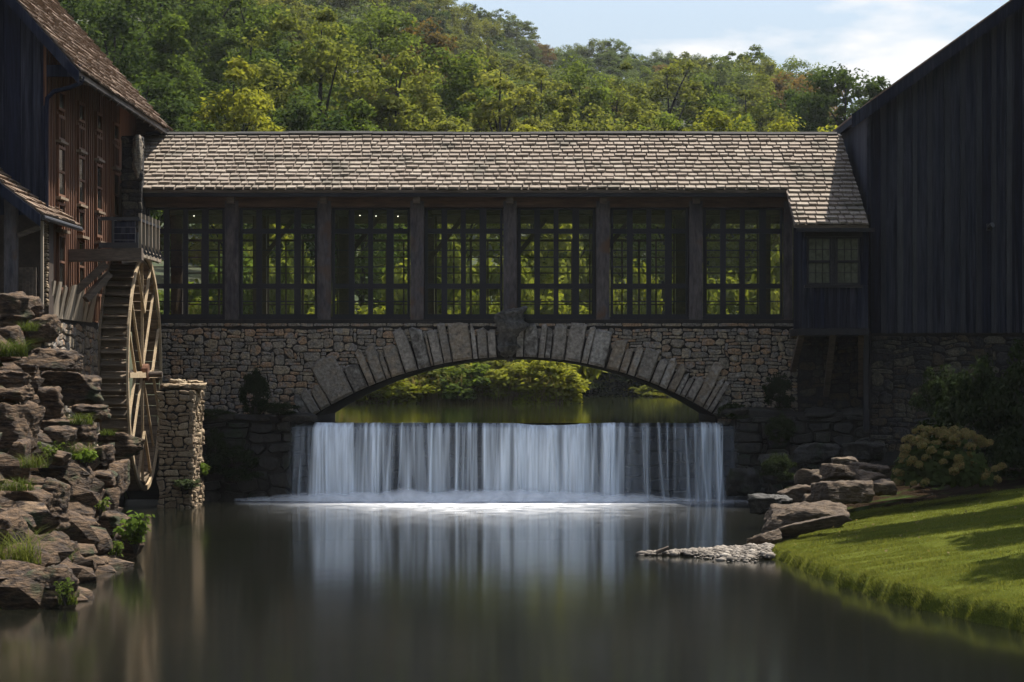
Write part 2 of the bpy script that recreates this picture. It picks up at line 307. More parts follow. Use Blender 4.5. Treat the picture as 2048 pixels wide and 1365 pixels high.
V_ = [(r*math.sin(t), 20-r*math.cos(t), zback(t, r)) for r in rs_ for t in ths]; n_ = len(ths)
F_ = [(j*n_+i, j*n_+i+1, (j+1)*n_+i+1, (j+1)*n_+i) for j in range(len(rs_)-1) for i in range(n_-1)]
tag(link(bpy.data.objects.new('hills', np_mesh('hills', V_, F_, M['forest'], True))), kind='structure')  # unseen hills added behind the camera to block low sky and deepen shade
def wsheet(name, x0, x1, y0, y1, z, mat):
    return tag(MB().add([(x0,y0,z),(x1,y0,z),(x1,y1,z),(x0,y1,z)], [(0,1,2,3)]).build(name, mat), kind='structure')
wsheet('pond_water', -40, 40, -60, 67.3, 0, M['pond'])
ZU = 1.87
wsheet('upper_pond_water', -40, 40, 67.25, 152, ZU, M['upper'])
# left bank, right bank
XL = [(-60,-10),(20,-5.6),(30,-5.8),(36,-6.15),(40,-6.35),(46,-6.9),(51,-7.9),(56,-9.0),(60,-10.0),(64,-10.3),(70,-10.3)]
KL = [(20,.5),(36,.55),(40,.75),(46,1.25),(52,1.9),(58,2.2),(70,2.2)]
def zl(d, Y):
    z = -.5 + d*lerp_tab(KL, Y)*1.05
    return min(z, 3.9 + .1*d) + .25*noise.noise(Vector((d*1.3, Y*1.3, 4)))
ds = list(np.arange(0, 5, .2)) + [5.5,6,7,9,12,20,40]
o = link(bpy.data.objects.new('left_riverbank', grid_mesh('left_riverbank', ds, list(np.arange(-60,20,4))+list(np.arange(20,70.1,.4)), zl, M['earth'], lambda d, Y: lerp_tab(XL, Y)-d))); tag(o, kind='structure')
XR = [(-60,14),(10,8),(20,7.2),(28,6.2),(32.3,5.55),(36,4.65),(38,4.3),(42,3.92),(46.6,3.58),(50,4.4),(54,5.3),(58,5.9),(62,5.6),(67,5.4)]
def zr_(d, Y):
    w = .12*noise.noise(Vector((Y*.9, 3, 1)))
    lip = lerp_tab([(30,.30),(38,.24),(44,.15),(48,.10)], Y) + (.10 if Y < 44 else .04)*noise.noise(Vector((Y*1.7, 8, 1)))
    if d < .12: z = -.4 + (d/.12)*.15
    elif d < .35: z = -.25 + (d-.12)/.23*(lip+.25)
    else: z = lip + .155*(d-.35)**.95
    if Y > 55: z += (Y-55)*.03*min(1, d)
    return min(z, 2.2) + .02*noise.noise(Vector((d*2, Y*2, 7)))
dr = [0,.06,.12,.2,.28,.35,.5,.7,.9] + list(np.arange(1.2, 9, .3)) + [10,12,16,24,40]
def xr_(d, Y): return lerp_tab(XR, Y) + .17*noise.noise(Vector((Y*1.1, 2, 5))) + .09*noise.noise(Vector((Y*3.1, 2, 9))) + d
o = link(bpy.data.objects.new('lawn', grid_mesh('lawn', dr, list(np.arange(-60,24,4))+list(np.arange(24,67.3,.25)), zr_, M['turf'], xr_))); tag(o, kind='structure')

o = link(bpy.data.objects.new('flower_bed', grid_mesh('flower_bed', list(np.arange(.5, 14, .4)), list(np.arange(55.8, 66.3, .3)), lambda d, Y: zr_(d, Y)+.03+.04*noise.noise(Vector((d*2,Y*2,1))), M['earth'], lambda d, Y: xr_(d, Y)+.6*max(0, 57-Y)))); tag(o, kind='structure')
# grass on the lawn
rng = np.random.default_rng(5)
def grass(n, dmin, dmax, ymin, ymax, hmin, hmax, w, droop, pw):
    V = np.zeros((n*3,3)); k = 0
    dd = dmin + (dmax-dmin)*rng.random(n)**pw; yy = ymin + (ymax-ymin)*rng.random(n); 
    for i in range(n):
        d, Y = float(dd[i]), float(yy[i]); X = xr_(d, Y)
        if X > Y*.18 + .6: continue
        z = zr_(d, Y)
        h = (hmin + (hmax-hmin)*rng.random())*(.35+1.9*abs(noise.noise(Vector((X*2.1, Y*2.1, 0))))); a = rng.random()*6.283
        l = h*(.2+.5*rng.random())
        V[k*3] = (X-w*math.cos(a), Y-w*math.sin(a), z-.01); V[k*3+1] = (X+w*math.cos(a), Y+w*math.sin(a), z-.01)
        V[k*3+2] = (X+l*math.sin(a)-droop*h, Y-l*math.cos(a), z+h*(1-droop*.5)); k += 1
    return V[:k*3]
GV = np.concatenate([grass(170000, .3, 7.0, 31, 57, .016, .036, .006, 0, 1.0), grass(30000, .14, .55, 30, 52, .02, .075, .005, .5, 1.0), grass(40000, .3, 2.0, 31, 52, .02, .05, .006, .1, 1.2)])
me = np_mesh('grass', GV, np.arange(len(GV)).reshape(-1, 3), M['blade'])
tag(link(bpy.data.objects.new('grass', me)), 'short bright green lawn grass on the right bank', 'grass', kind='stuff')

# ------------------------------------------------------------------ rubble masonry
def rubble(u0, u1, v0, v1, g, seed, sizes=None, warp=.75):
    rnd = random.Random(seed); nu = int((u1-u0)/g); nv = int((v1-v0)/g)
    occ = [[False]*nu for _ in range(nv)]; out = []
    sizes = sizes or [(2,1,4),(3,1,10),(4,1,10),(5,1,6),(2,2,5),(3,2,7),(4,2,7),(5,2,3),(4,3,2),(3,3,2.2),(5,3,1.0),(6,2,1)]
    for j in range(nv):
        for i in range(nu):
            if occ[j][i]: continue
            w, h, _ = rnd.choices(sizes, [s[2] for s in sizes])[0]
            h = min(h, nv-j); w = min(w, nu-i)
            while w > 1 and any(occ[j][i+a] for a in range(w)): w -= 1
            while h > 1 and any(occ[j+b][i+a] for a in range(w) for b in range(h)): h -= 1
            for a in range(w):
                for b in range(h): occ[j+b][i+a] = True
            out.append((i, j, w, h))
    res = []
    for (i, j, w, h) in out:
        x0, x1, y0, y1 = u0+i*g, u0+(i+w)*g, v0+j*g, v0+(j+h)*g
        gap = g*.10; x0 += gap; x1 -= gap; y0 += gap; y1 -= gap
        m = min(x1-x0, y1-y0); c = [m*rnd.choice((rnd.uniform(.08,.25), rnd.uniform(.2,.5))) for _ in range(4)]
        jx = lambda: rnd.uniform(-.10,.10)*g
        pts = [(x0+c[0]*rnd.uniform(.6,1.6), y0), ((x0+x1)/2+jx()*4, y0-abs(jx())), (x1-c[1]*rnd.uniform(.6,1.6), y0), (x1, y0+c[1]*.8), (x1, y1-c[2]*.8), (x1-c[2]*rnd.uniform(.6,1.6), y1), ((x0+x1)/2+jx()*4, y1), (x0+c[3]*rnd.uniform(.6,1.6), y1), (x0, y1-c[3]*.8), (x0, y0+c[0]*.8)]
        q = []
        for (x, y) in pts:
            a = noise.noise(Vector((x/(g*5), y/(g*4), seed))); b = noise.noise(Vector((x/(g*5), y/(g*4), seed+50)))
            q.append((x+a*g*warp+jx(), y+b*g*warp*.9+jx()))
        res.append(q)
    return res
def area(q): return abs(sum(q[i][0]*q[(i+1)%len(q)][1]-q[(i+1)%len(q)][0]*q[i][1] for i in range(len(q))))/2
def stone_geo(q, place, depth, rnd):
    n = len(q); cu = sum(p[0] for p in q)/n; cv = sum(p[1] for p in q)/n
    m = math.sqrt(area(q)); bev = min(.32, .022/m*2+.06)
    ring = lambda s, d, jit=0: [place(cu+(p[0]-cu)*s, cv+(p[1]-cv)*s, d+(rnd.uniform(-jit,jit))) for p in q]
    vs = ring(1, -.04) + ring(.99, depth*.55) + ring(1-bev, depth, .006)
    fs = [(a*n+i, a*n+(i+1)%n, (a+1)*n+(i+1)%n, (a+1)*n+i) for a in range(2) for i in range(n)] + [tuple(2*n+i for i in range(n))]
    return vs, fs, place(cu, cv, 0)
def masonry(parent, polys, place, mat, name='stone', limit=300, dep=(.03,.07), seed=1):
    rnd = random.Random(seed); polys = sorted(polys, key=area, reverse=True); rest = MB()
    for k, q in enumerate(polys):
        vs, fs, c = stone_geo(q, place, rnd.uniform(*dep), rnd)
        if k < limit: MB().add(vs, fs).build(name, mat, parent, c)
        else: rest.add(vs, fs)
    if rest.v: tag(rest.build('small_'+name, mat, parent), kind='stuff')

# ------------------------------------------------------------------ boulders
def ico(n):
    bm = bmesh.new(); bmesh.ops.create_icosphere(bm, subdivisions=n, radius=1); bm.verts.ensure_lookup_table()
    V = np.array([v.co[:] for v in bm.verts]); Fc = np.array([[v.index for v in f.verts] for f in bm.faces]); bm.free(); return V, Fc
ICO = {k: ico(k) for k in (2, 3, 4, 5)}
def rock_mesh(name, w, d, h, seed, mat, lev=4, rough=.10, planes=11, strata=.5, flat=1.0):
    r = np.random.default_rng(seed); D, Fc = ICO[lev]
    nrm = r.normal(size=(planes,3)); nrm[:,2] *= .7; nrm /= np.linalg.norm(nrm,axis=1)[:,None]
    hh = r.uniform(.72, 1.05, planes)
    nrm = np.vstack([nrm, [[0,0,1],[0,0,-1],[1,0,0],[-1,0,0],[0,1,0],[0,-1,0]] + r.normal(scale=.14,size=(6,3))]); nrm /= np.linalg.norm(nrm,axis=1)[:,None]
    hh = np.concatenate([hh, r.uniform(.66,.85,6)])
    dot = D @ nrm.T; q = np.where(dot > .05, hh/np.maximum(dot,.05), 9)
    rad = -np.log(np.exp(-q*38).sum(1))/38
    V = D*rad[:,None]
    V /= np.abs(V).max(0)
    V = V*np.array([w/2, d/2, h/2])
    s = max(.25, min(w, h)); off = Vector((seed*3.1, seed*1.7, 0))
    for i in range(len(V)):
        p = Vector(V[i]); n = noise.fractal(p*(2.6/s)+off, .65, 2.2, 7)
        st = noise.noise(Vector((p.x*.6/s, p.y*.6/s, p.z*6/s))+off); st = (1 if st > .12 else -1 if st < -.12 else st*8)*.5
        e = Vector(D[i])
        V[i] += np.array(e)*(n*rough*s*.8) + np.array((e.x, e.y, 0))*st*rough*s*strata
    return np_mesh(name, V, Fc, mat)
def rock(name, c, w, d, h, seed, mat, label, group, tilt=(0,0,0), lev=4, cat='rock', **kw):
    me = rock_mesh(name, w, d, h, seed, mat, lev, **kw); o = link(bpy.data.objects.new(name, me), None, c)
    o.rotation_euler = tilt; return tag(o, label, cat, group)

# ------------------------------------------------------------------ covered bridge
YS = 68.0                                       # stone face
BR = empty('covered_bridge', (0, YS, 0), 'long stone arch bridge carrying a dark glazed gallery with shingled roof over the waterfall', 'covered bridge')
# arch geometry in metres in the plane of the stone face
ac = (PX(1029, YS), PZ(1461.7, YS)); AR = 745.7*YS/F
ztop = PZ(640, YS); xl, xr = PX(322, YS), PX(1742, YS)
def intr(x):
    d = AR*AR - (x-ac[0])**2
    return ac[1] + math.sqrt(d) if d > 0 else -99
asp0, asp1 = PX(626, YS), PX(1432, YS)
wb = MB(); cols = [xl] + list(np.linspace(asp0, asp1, 49)) + [xr]; YB = 75.4
def wallslab(x0, x1, z0a, z0b, y0, y1):
    wb.hexa([(x0,y0,z0a),(x1,y0,z0b),(x1,y1,z0b),(x0,y1,z0a)], [(x0,y0,ztop),(x1,y0,ztop),(x1,y1,ztop),(x0,y1,ztop)])
wallslab(xl, asp0, -.5, -.5, YS, YB); wallslab(asp1, xr, -.5, -.5, YS, YB)
for a, b in zip(cols[1:-2], cols[2:-1]): wallslab(a, b, max(intr(a), PZ(836, YS)), max(intr(b), PZ(836, YS)), YS, YB)
WALL = wb.build('arch_wall', M['mortar'], BR)
placeXZ = lambda u, v, d: (u, YS-d, v)
# arch stones: (angle in photo px along intrados x0..x1, height px)
def apt(px, hpx):        # point on the intrados at photo x, pushed out radially by hpx
    x = PX(px, YS); th = math.acos(max(-1, min(1, (x-ac[0])/AR))); r = AR + hpx*YS/F
    return (ac[0]+r*math.cos(th), ac[1]+r*math.sin(th))
arch_list = [(590,612,38,0),(612,626,58,4),(626,642,62,2),(643,662,58,3),(664,708,92,-4),(710,737,66,0),(739,752,80,-2),(753,773,88,4),(774,783,62,0),(784,810,76,2),(812,836,92,-6),(838,862,90,0),(863,868,74,0),(869,888,74,-2),(889,905,92,-2),(906,945,84,0),(947,956,72,0),(957,976,66,2),(978,994,62,0),
             (1032,1046,80,4),(1047,1074,70,0),(1076,1088,76,6),(1089,1100,72,2),(1102,1127,74,0),(1129,1160,82,4),(1162,1174,84,8),(1176,1208,80,0),(1212,1236,74,6),(1238,1252,56,0),(1254,1268,70,2),(1270,1298,78,0),(1300,1316,62,2),(1317,1332,66,0),(1334,1348,64,4),(1349,1358,50,2),(1359,1368,50,2),(1369,1384,56,2),(1386,1404,96,-6),(1405,1413,78,0),(1414,1422,76,0),(1424,1440,44,0)]
RAD = []
rnd = random.Random(11)
for k, (a, b, hp, sk) in enumerate(arch_list):
    m = .4
    hl, hr = hp*rnd.uniform(.84,1.02), hp*rnd.uniform(.84,1.02); w = (b-a)
    p0, p1 = apt(a+m, 2), apt(b-m, 2)
    if hl < 1: pass
    fan = 1.0
    sk *= .45
    q0, q1 = apt(a+m+w*.02+sk, hl-4), apt(b-m-w*.03+sk, hr-4)
    tm = apt((a+b)/2+sk+rnd.uniform(-.22,.22)*w, max(hl, hr)-2+rnd.uniform(-4,5))
    ml, mr_ = apt(a+m+sk*.45-rnd.uniform(0,.05)*w, hl*.55), apt(b-m+sk*.45+rnd.uniform(0,.05)*w, hr*.5)
    q = [p0, p1, mr_, q1, tm, q0, ml]
    RAD.append((min(p[0] for p in q), max(p[0] for p in q), max(p[1] for p in q)))
    vs, fs, c = stone_geo(q, placeXZ, rnd.uniform(.10,.17), rnd)
    MB().add(vs, fs).build('arch_stone', M['arch'], WALL, c)
hring = lambda px: lerp_tab([(580,30),(600,52),(640,56),(690,70),(760,74),(830,80),(900,82),(990,66),(1060,66),(1130,72),(1200,74),(1260,62),(1330,58),(1400,72),(1430,40),(1450,20)], px)
def keep(q):
    cu = sum(p[0] for p in q)/len(q); cv = sum(p[1] for p in q)/len(q); px = CX+cu*F/YS
    if cv < PZ(838, YS) and asp0-.2 < cu < asp1+.2: return False
    r = math.hypot(cu-ac[0], cv-ac[1])
    if 580 < px < 1446 and r < AR + hring(px)*YS/F*.70: return False
    return True
g = .082
cap = rubble(xl, PX(1600,YS), ztop-2*g*1.0, ztop-.002, g, 3, [(4,1,3),(5,1,4),(6,1,3)], .12)
polys = [q for q in rubble(xl, PX(1600,YS), PZ(850,YS), ztop-.17, g, 21) if keep(q)]
polys += [q for q in cap if keep(q)]
masonry(WALL, polys, placeXZ, M['stone'], 'stone', 300, (.025,.06), 5)
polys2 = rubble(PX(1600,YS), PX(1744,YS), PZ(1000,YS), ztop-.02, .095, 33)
masonry(WALL, polys2, placeXZ, M['stone_dark'], 'stone', 0, (.02,.05), 6)  # same wall below the bay, its shade put into a darker stone
me = rock_mesh('keystone', .76, .62, 1.36, 77, M['key'], 5, rough=.20, planes=22, strata=.6)
kv = me.vertices
for v in kv:                                     # a shock of ragged carved locks at the head, narrower foot
    t = (v.co.z+.68)/1.36; v.co.x *= (.62+.5*min(1,t*1.4)); v.co.x += .05*math.sin(v.co.z*9)
    for (bx, bz, rr, am) in [(-.15,.18,.13,.10),(.15,.18,.13,.10),(0,-.02,.11,.16),(0,.34,.26,.08),(0,-.3,.16,.10),(-.28,.45,.16,.1),(.27,.47,.16,.1)]:
        e = math.exp(-((v.co.x-bx)**2+(v.co.z-bz)**2)/(rr*rr))
        if v.co.y < 0: v.co.y -= am*e
link(bpy.data.objects.new('keystone', me), WALL, P(1018, 668, YS-.02))
# gallery: floor, posts, windows
zs, zh = PZ(636, YS), PZ(415, YS)
YW = YS+.22
posts = [PX(p, YS) for p in (277, 463, 648, 834, 1020, 1206, 1392)] + [PX(1577, YS)]
PW = 27*YS/F
MB().box(posts[0], PX(1745,YS), YS+.05, YB, ztop, ztop+.05).build('gallery_floor', M['interior'], BR)
for k, x in enumerate(posts):
    w = PW if k < 7 else .22
    MB().box(x-w/2, x+w/2, YS+.02, YS+.36, ztop+.002, zh+.16).build('post', M['post'], BR)
    MB().box(x-.15, x+.15, YB-.34, YB-.02, ztop+.05, zh+.2).build('rear_post', M['interior'], BR)
zbt = PZ(386, 67.7)
MB().box(posts[0]-.3, posts[-1]+.15, YS+.04, YS+.34, zh+.012, zbt+.02).build('header_beam', M['beam'], BR)
MB().box(posts[0], posts[-1], YB-.33, YB-.03, zh+.21, zbt-.1).build('rear_beam', M['interior'], BR)
for x in posts[1:-1]:
    MB().box(x-.085, x+.085, YS-.30, YS+.035, PZ(407,YS-.2), PZ(389,YS-.2)).build('bracket', M['oldwood'], BR)
def window(x0, x1, y, mat, full=True):
    fr = MB(); t = .06; d0, d1 = y-.04, y+.06
    fr.box(x0, x0+t, d0, d1, zs+.02, zh); fr.box(x1-t, x1, d0, d1, zs+.02, zh); fr.box(x0+t, x1-t, d0, d1, zs+.02, zs+.02+t*1.2); fr.box(x0+t, x1-t, d0, d1, zh-t*.9, zh)
    wf = fr.build('window', mat, BR)
    a, b = x0+t, x1-t; Wd = b-a
    mw = [.085, .30/Wd*0+.14, .10, .15]          # widths of mullions
    pw = (Wd - .13 - .11 - .16)/4
    xsn = []; x = a
    for gapw in (.13, .11, .16, 0): xsn.append((x, x+pw)); x += pw+gapw
    for (p, q) in [(xsn[i][1], xsn[i+1][0]) for i in range(3)]:
        MB().box(p, q, d0+.008, d1-.008, zs+.092, zh-.055).build('mullion', mat, wf)
    z1, z2 = zs+.092, zh-.055
    tl = PZ(572, YS); tu = PZ(462, YS); th = .12
    for tz in (tl, tu): MB().box(a, b, d0-.006, d1+.004, tz-th/2, tz+th/2).build('transom', mat, wf)
    rows = [(z1, tl-th/2), (tl+th/2, tu-th/2), (tu+th/2, z2)]
    bars = MB()
    for (p, q) in xsn:
        for (r0, r1), nsub in zip(rows, (2, 3, 1)):
            for i in range(nsub):
                lo, hi = r0+(r1-r0)*i/nsub, r0+(r1-r0)*(i+1)/nsub
                if full: MB().add([(p,y,lo),(q,y,lo),(q,y,hi),(p,y,hi)], [(0,1,2,3)]).build('pane', M['glass'], wf, ((p+q)/2, y, lo))
                if i: bars.box(p, q, y-.014, y+.02, lo-.014, lo+.014)
        bars.box(p, p+.012, y-.016, y+.018, z1, z2)
    bars.build('glazing_bars', mat, wf)
def rearwin(x0, x1, y):
    fr = MB(); t = .05
    fr.box(x0, x0+t, y-.03, y+.03, zs+.02, zh+.2); fr.box(x1-t, x1, y-.03, y+.03, zs+.02, zh+.2); fr.box(x0+t, x1-t, y-.03, y+.03, zs+.02, zs+.08); fr.box(x0+t, x1-t, y-.03, y+.03, zh-.5, zh-.44); fr.box((x0+x1)/2-.03, (x0+x1)/2+.03, y-.028, y+.028, zs+.08, zh-.5)
    for i in (1, 2, 3): xx = x0+t+(x1-x0-2*t)*i/4; fr.box(xx-.022, xx+.022, y-.02, y+.02, zs+.08, zh-.5)
    for i in (1, 2, 3, 4): zz = zs+.08+(zh-.5-zs-.08)*i/5; fr.box(x0+t, x1-t, y-.016, y+.016, zz-.016, zz+.016)
    wf = fr.build('rear_window', M['interior'], BR)
    MB().add([(x0+t,y,zs+.08),(x1-t,y,zs+.08),(x1-t,y,zh+.2),(x0+t,y,zh+.2)], [(0,1,2,3)]).build('pane', M['glass'], wf)
for k in range(7):
    window(posts[k]+PW/2+.02, posts[k+1]-(PW/2 if k < 6 else .11)-.02, YW, M['frame'])
    rearwin(posts[k]+.17, posts[k+1]-.17, YB-.2)
sb = MB().box(posts[0], posts[-1], YS+.03, YS+.30, zs-.04, zs+.018).build('sill_beam', M['frame'], BR)
# string lights, inside the gallery
tr = random.Random(4)
SLT = empty('string_lights', (0, 70.2, 0), 'strand of tiny lit bulbs along the ceiling inside the glazed gallery', 'string lights')
zc = PZ(431, 70.2)
MB().tube([(x, 70.2, zc+.04+.05*math.sin(x*3)) for x in np.linspace(posts[0], posts[-1], 60)], [.006]*60, 4).build('wire', M['iron'], SLT)
for x in [PX(p, 70.2) for p in (388,556,720,752,796,1110)]:
    q = ICO[2]; V = q[0]*.010
    me = np_mesh('bulb', V, q[1], M['bulb']); link(bpy.data.objects.new('bulb', me), SLT, (x, 70.2, zc+tr.uniform(-.03,.03)))
# interior furniture seen dimly: timber braces between the two sides
for x in posts[1:-1]:
    MB().bar((x, YS+.4, zh+.25), (x, YB-.4, zh+.25), .2, .2).build('tie_beam', M['interior'], BR)
    MB().bar((x+.9, YB-.3, zh+.1), (x+.1, YB-.3, zh-.9), .10, .12).build('brace', M['interior'], BR)
# roof
YE, ZE = 67.6, PZ(380, 67.6); YR, ZR = 71.4, PZ(271, 71.4)
YX = 65.35; sl_ = (ZR-ZE)/(YR-YE); ZX = ZE - sl_*(YE-YX)
rx0, rx1 = -10.22, 7.82
xe = PX(1572, YE)
tdir = Vector((0, YR-YE, ZR-ZE)).normalized(); nrm = Vector((0, -tdir.z, tdir.y))
rf = MB()
def roofslab(x0, x1, ya, za, yb, zb, t=.07):
    rf.hexa([(x0,ya,za-t),(x1,ya,za-t),(x1,yb,zb-t),(x0,yb,zb-t)], [(x0,ya,za),(x1,ya,za),(x1,yb,zb),(x0,yb,zb)])
roofslab(rx0, xe, YE, ZE, YR, ZR); roofslab(xe, rx1, YX, ZX, YR, ZR); roofslab(rx0, rx1, YR, ZR, 75.9, ZR-sl_*4.5)
ROOF = rf.build('roof', M['oldwood'], BR)
MB().box(rx0+.02, xe-.02, YE+.02, YE+.06, ZE-.17, ZE-.075).build('fascia', M['frame'], BR)
def shingle_rows(parent, ya, yb, pieces, mat, x0f, x1f, seed, expo, Zf):
    rnd = random.Random(seed); L_ = math.hypot(yb-ya, Zf(yb)-Zf(ya)); n = max(1, round(L_/expo)); ex = L_/n
    for r in range(n):
        s0 = r*ex - .03
        x = x0f + rnd.uniform(-.1,.1) - .1
        while x < x1f:
            w = rnd.uniform(.16,.33); a, b = max(x, x0f)+rnd.uniform(.009,.020), min(x+w, x1f)-rnd.uniform(.009,.020)
            if b-a > .05:
                drop = rnd.uniform(-.016,.014); th = rnd.uniform(.045,.066); up = ex*1.35
                base = Vector((0, ya, Zf(ya)))
                def pt(xx, s, h): q = base + tdir*s + nrm*h; return (xx, q.y, q.z)
                sk = rnd.uniform(-.022,.022); wob = .012*math.sin(x*1.3+r)
                vs = [pt(a, s0+drop+wob, .010+th*.55), pt(b, s0+drop+sk+wob, .010+th*.55), pt(b, s0+up, .004), pt(a, s0+up, .004),
                      pt(a, s0+drop+wob+.01, .014+th*1.25), pt(b, s0+drop+sk+wob+.01, .014+th*1.25), pt(b, s0+up, .012), pt(a, s0+up, .012)]
                pieces.append((w*(1 if s0 > 0 else 1.05), vs))
            x += w
Zroof = lambda y: ZR - sl_*(YR-y)
pc = []
shingle_rows(ROOF, YE, YR, pc, None, rx0, rx1, 8, .30, Zroof); shingle_rows(ROOF, YX, YE, pc, None, xe, rx1, 9, .30, Zroof)
pc.sort(key=lambda t: -t[0])
def shingle_build(pc, parent, mat, lim=300):
    st = MB(); FS = [(0,3,2,1),(4,5,6,7),(0,1,5,4),(1,2,6,5),(2,3,7,6),(3,0,4,7)]
    for k, (_, vs) in enumerate(pc):
        if k < lim: MB().add(vs, FS).build('shingle', mat, parent, vs[0])
        else: st.add(vs, FS)
    if st.v: tag(st.build('shingle_courses', mat, parent), kind='stuff')
shingle_build(pc, ROOF, M['shingle'])
rc = MB(); x = rx0
while x < rx1-.3:
    w = rnd.uniform(.8,1.4); dz = .012*math.sin(x*.8)
    for s in (-1, 1): rc.hexa([(x,YR+s*.0,ZR+.06+dz),(x+w,YR,ZR+.06+dz),(x+w,YR+s*.2,ZR-.02+dz),(x,YR+s*.2,ZR-.02+dz)], [(x,YR,ZR+.10+dz),(x+w,YR,ZR+.10+dz),(x+w,YR+s*.2,ZR+.03+dz),(x,YR+s*.2,ZR+.03+dz)])
    x += w+.004
rc.build('ridge_cap', M['barkd'], ROOF)
# boxed bay beside the barn (part of the bridge)
yb0, yb1 = 65.75, YS+.1
bx0, bx1 = PX(1605, yb0), PX(1737, yb0); bz0, bz1 = PZ(657, yb0), PZ(458, yb0)
BAY = MB().box(bx0+.03, bx1, yb0+.05, yb1, bz0, bz1+.15).build('bay_walls', M['navy'], BR)
wz0, wz1 = PZ(570, yb0), PZ(474, yb0); wx0, wx1 = PX(1614, yb0), PX(1720, yb0)
n = 6; wd = (bx1-bx0)/n
for i in range(n):
    MB().box(bx0+i*wd+.004, bx0+(i+1)*wd-.004, yb0, yb0+.045, bz0+.01, wz0-.02).build('plank', M['navy'], BAY)
MB().box(bx0, wx0-.01, yb0, yb0+.045, wz0-.015, bz1+.05).build('plank', M['navy'], BAY); MB().box(wx1+.01, bx1, yb0, yb0+.045, wz0-.015, bz1+.05).build('plank', M['navy'], BAY)
for i in range(5):
    y = yb0+.06+i*.45; MB().box(bx0-.012, bx0+.026, y, y+.44, bz0+.01, bz1+.3+i*.17).build('side_plank', M['navy'], BAY)
wm = (wx0+wx1)/2
for (a, b) in ((wx0, wm-.05), (wm+.05, wx1)):
    wf = MB(); t = .05; wf.box(a, a+t, yb0-.03, yb0+.04, wz0, wz1); wf.box(b-t, b, yb0-.03, yb0+.04, wz0, wz1); wf.box(a+t, b-t, yb0-.03, yb0+.04, wz0, wz0+t); wf.box(a+t, b-t, yb0-.03, yb0+.04, wz1-t, wz1); zm = (wz0+wz1)/2-.02; wf.box(a+t, b-t, yb0-.034, yb0+.036, zm-.03, zm+.03)
    w_ = wf.build('bay_window', M['frame'], BAY)
    br = MB()
    for (lo, hi) in ((wz0+t, zm-.03), (zm+.03, wz1-t)):
        for i in range(3):
            for j in range(2):
                p, q = a+t+(b-a-2*t)*i/3, a+t+(b-a-2*t)*(i+1)/3; r0, r1 = lo+(hi-lo)*j/2, lo+(hi-lo)*(j+1)/2
                MB().add([(p,yb0+.02,r0),(q,yb0+.02,r0),(q,yb0+.02,r1),(p,yb0+.02,r1)], [(0,1,2,3)]).build('pane', M['dimglass'], w_, ((p+q)/2, yb0+.02, r0))
                if i: br.box(p-.008, p+.008, yb0+.005, yb0+.022, lo, hi)
                if j: br.box(p, q, yb0+.007, yb0+.018, r0-.008, r0+.008)
    br.build('glazing_bars', M['frame'], w_)
MB().box(wm-.048, wm+.048, yb0-.02, yb0+.04, wz0, wz1).build('window_post', M['frame'], BAY)
MB().box(wx0-.06, wx1+.06, yb0-.07, yb0+.03, wz0-.07, wz0-.004).build('window_sill', M['frame'], BAY)
MB().box(wx0-.06, wx1+.06, yb0-.03, yb0+.03, wz1+.004, wz1+.13).build('window_head', M['frame'], BAY)
MB().box(bx0-.1, bx1+.02, yb0-.02, yb1, bz0-.16, bz0-.003).build('floor_beam', M['frame'], BR)
for (ax, bx_) in ((1603, 1586), (1666, 1652), (1722, 1722)):
    MB().bar(P(ax, 668, yb0+.2), P(bx_, 790 if ax > 1610 else 740, YS-.12), .14, .14).build('brace', M['oldwood'], BR)
MB().box(PX(1727,66.2), PX(1737,66.2), 66.15, 66.3, PZ(862,66.2), bz0-.16).build('support_post', M['frame'], BR)
# gutter end of the bay
MB().box(xe+.05, bx1+.1, YX-.03, YX+.03, ZX-.16, ZX-.075).build('fascia', M['frame'], BR)

# ------------------------------------------------------------------ dam, falling water, foam
DAM = empty('dam', (0, 67, 0), 'dark low stone dam wall hidden behind the sheet of falling water', 'dam')
MB().box(PX(560,67), PX(1490,67), 66.95, 68.2, -.6, ZU-.10).build('dam_wall', M['wet'], DAM)
masonry(DAM, rubble(PX(565,66.9), PX(1490,66.9), -.1, ZU-.13, .16, 71, [(3,2,4),(4,2,5),(5,2,4),(4,3,2)]), lambda u, v, d: (u, 66.95-d, v), M['wet'], 'block', 300, (.02,.06), 71)
strands = [(583,5,.38),(596,4,.42),(607,4,.40),(617,3,.35),(634,7,.75),(648,16,.85),(668,18,.9),(690,14,.8),(703,4,.75),(720,5,.4),(731,4,.62),(748,10,.62),(757,3,.8),(768,8,.5),(783,5,.35),(803,7,.6),(815,3,.4),(826,6,.45),(840,6,.5),(862,3,.9),(875,9,.6),(893,5,.45),(913,3,.85),(926,4,.4),(940,7,.55),(952,3,.5),(968,4,.95),(985,7,.5),(1003,4,.4),(1016,9,.72),(1032,5,.5),(1045,8,.8),(1062,5,.55),(1072,9,.7),(1092,11,.8),(1110,7,.7),(1128,5,.5),(1142,8,.85),(1158,10,.75),(1172,6,.5),(1190,3,.35),(1212,9,.95),(1222,7,.7),(1243,6,.65),(1260,4,.28),(1288,5,.45),(1294,2,.5),(1318,3,.5),(1335,4,.3),(1350,3,.28),(1370,3,.6),(1390,3,.2),(1407,7,.55),(1432,6,.62),(1421,4,.4),(1463,4,.28),(1473,3,.2)]
fr_ = random.Random(2)
for _ in range(150):
    w_ = min(9, max(1.0, fr_.lognormvariate(.75, .6))); strands.append((fr_.uniform(578,1478), w_, fr_.uniform(.10,.42)/w_**.35))
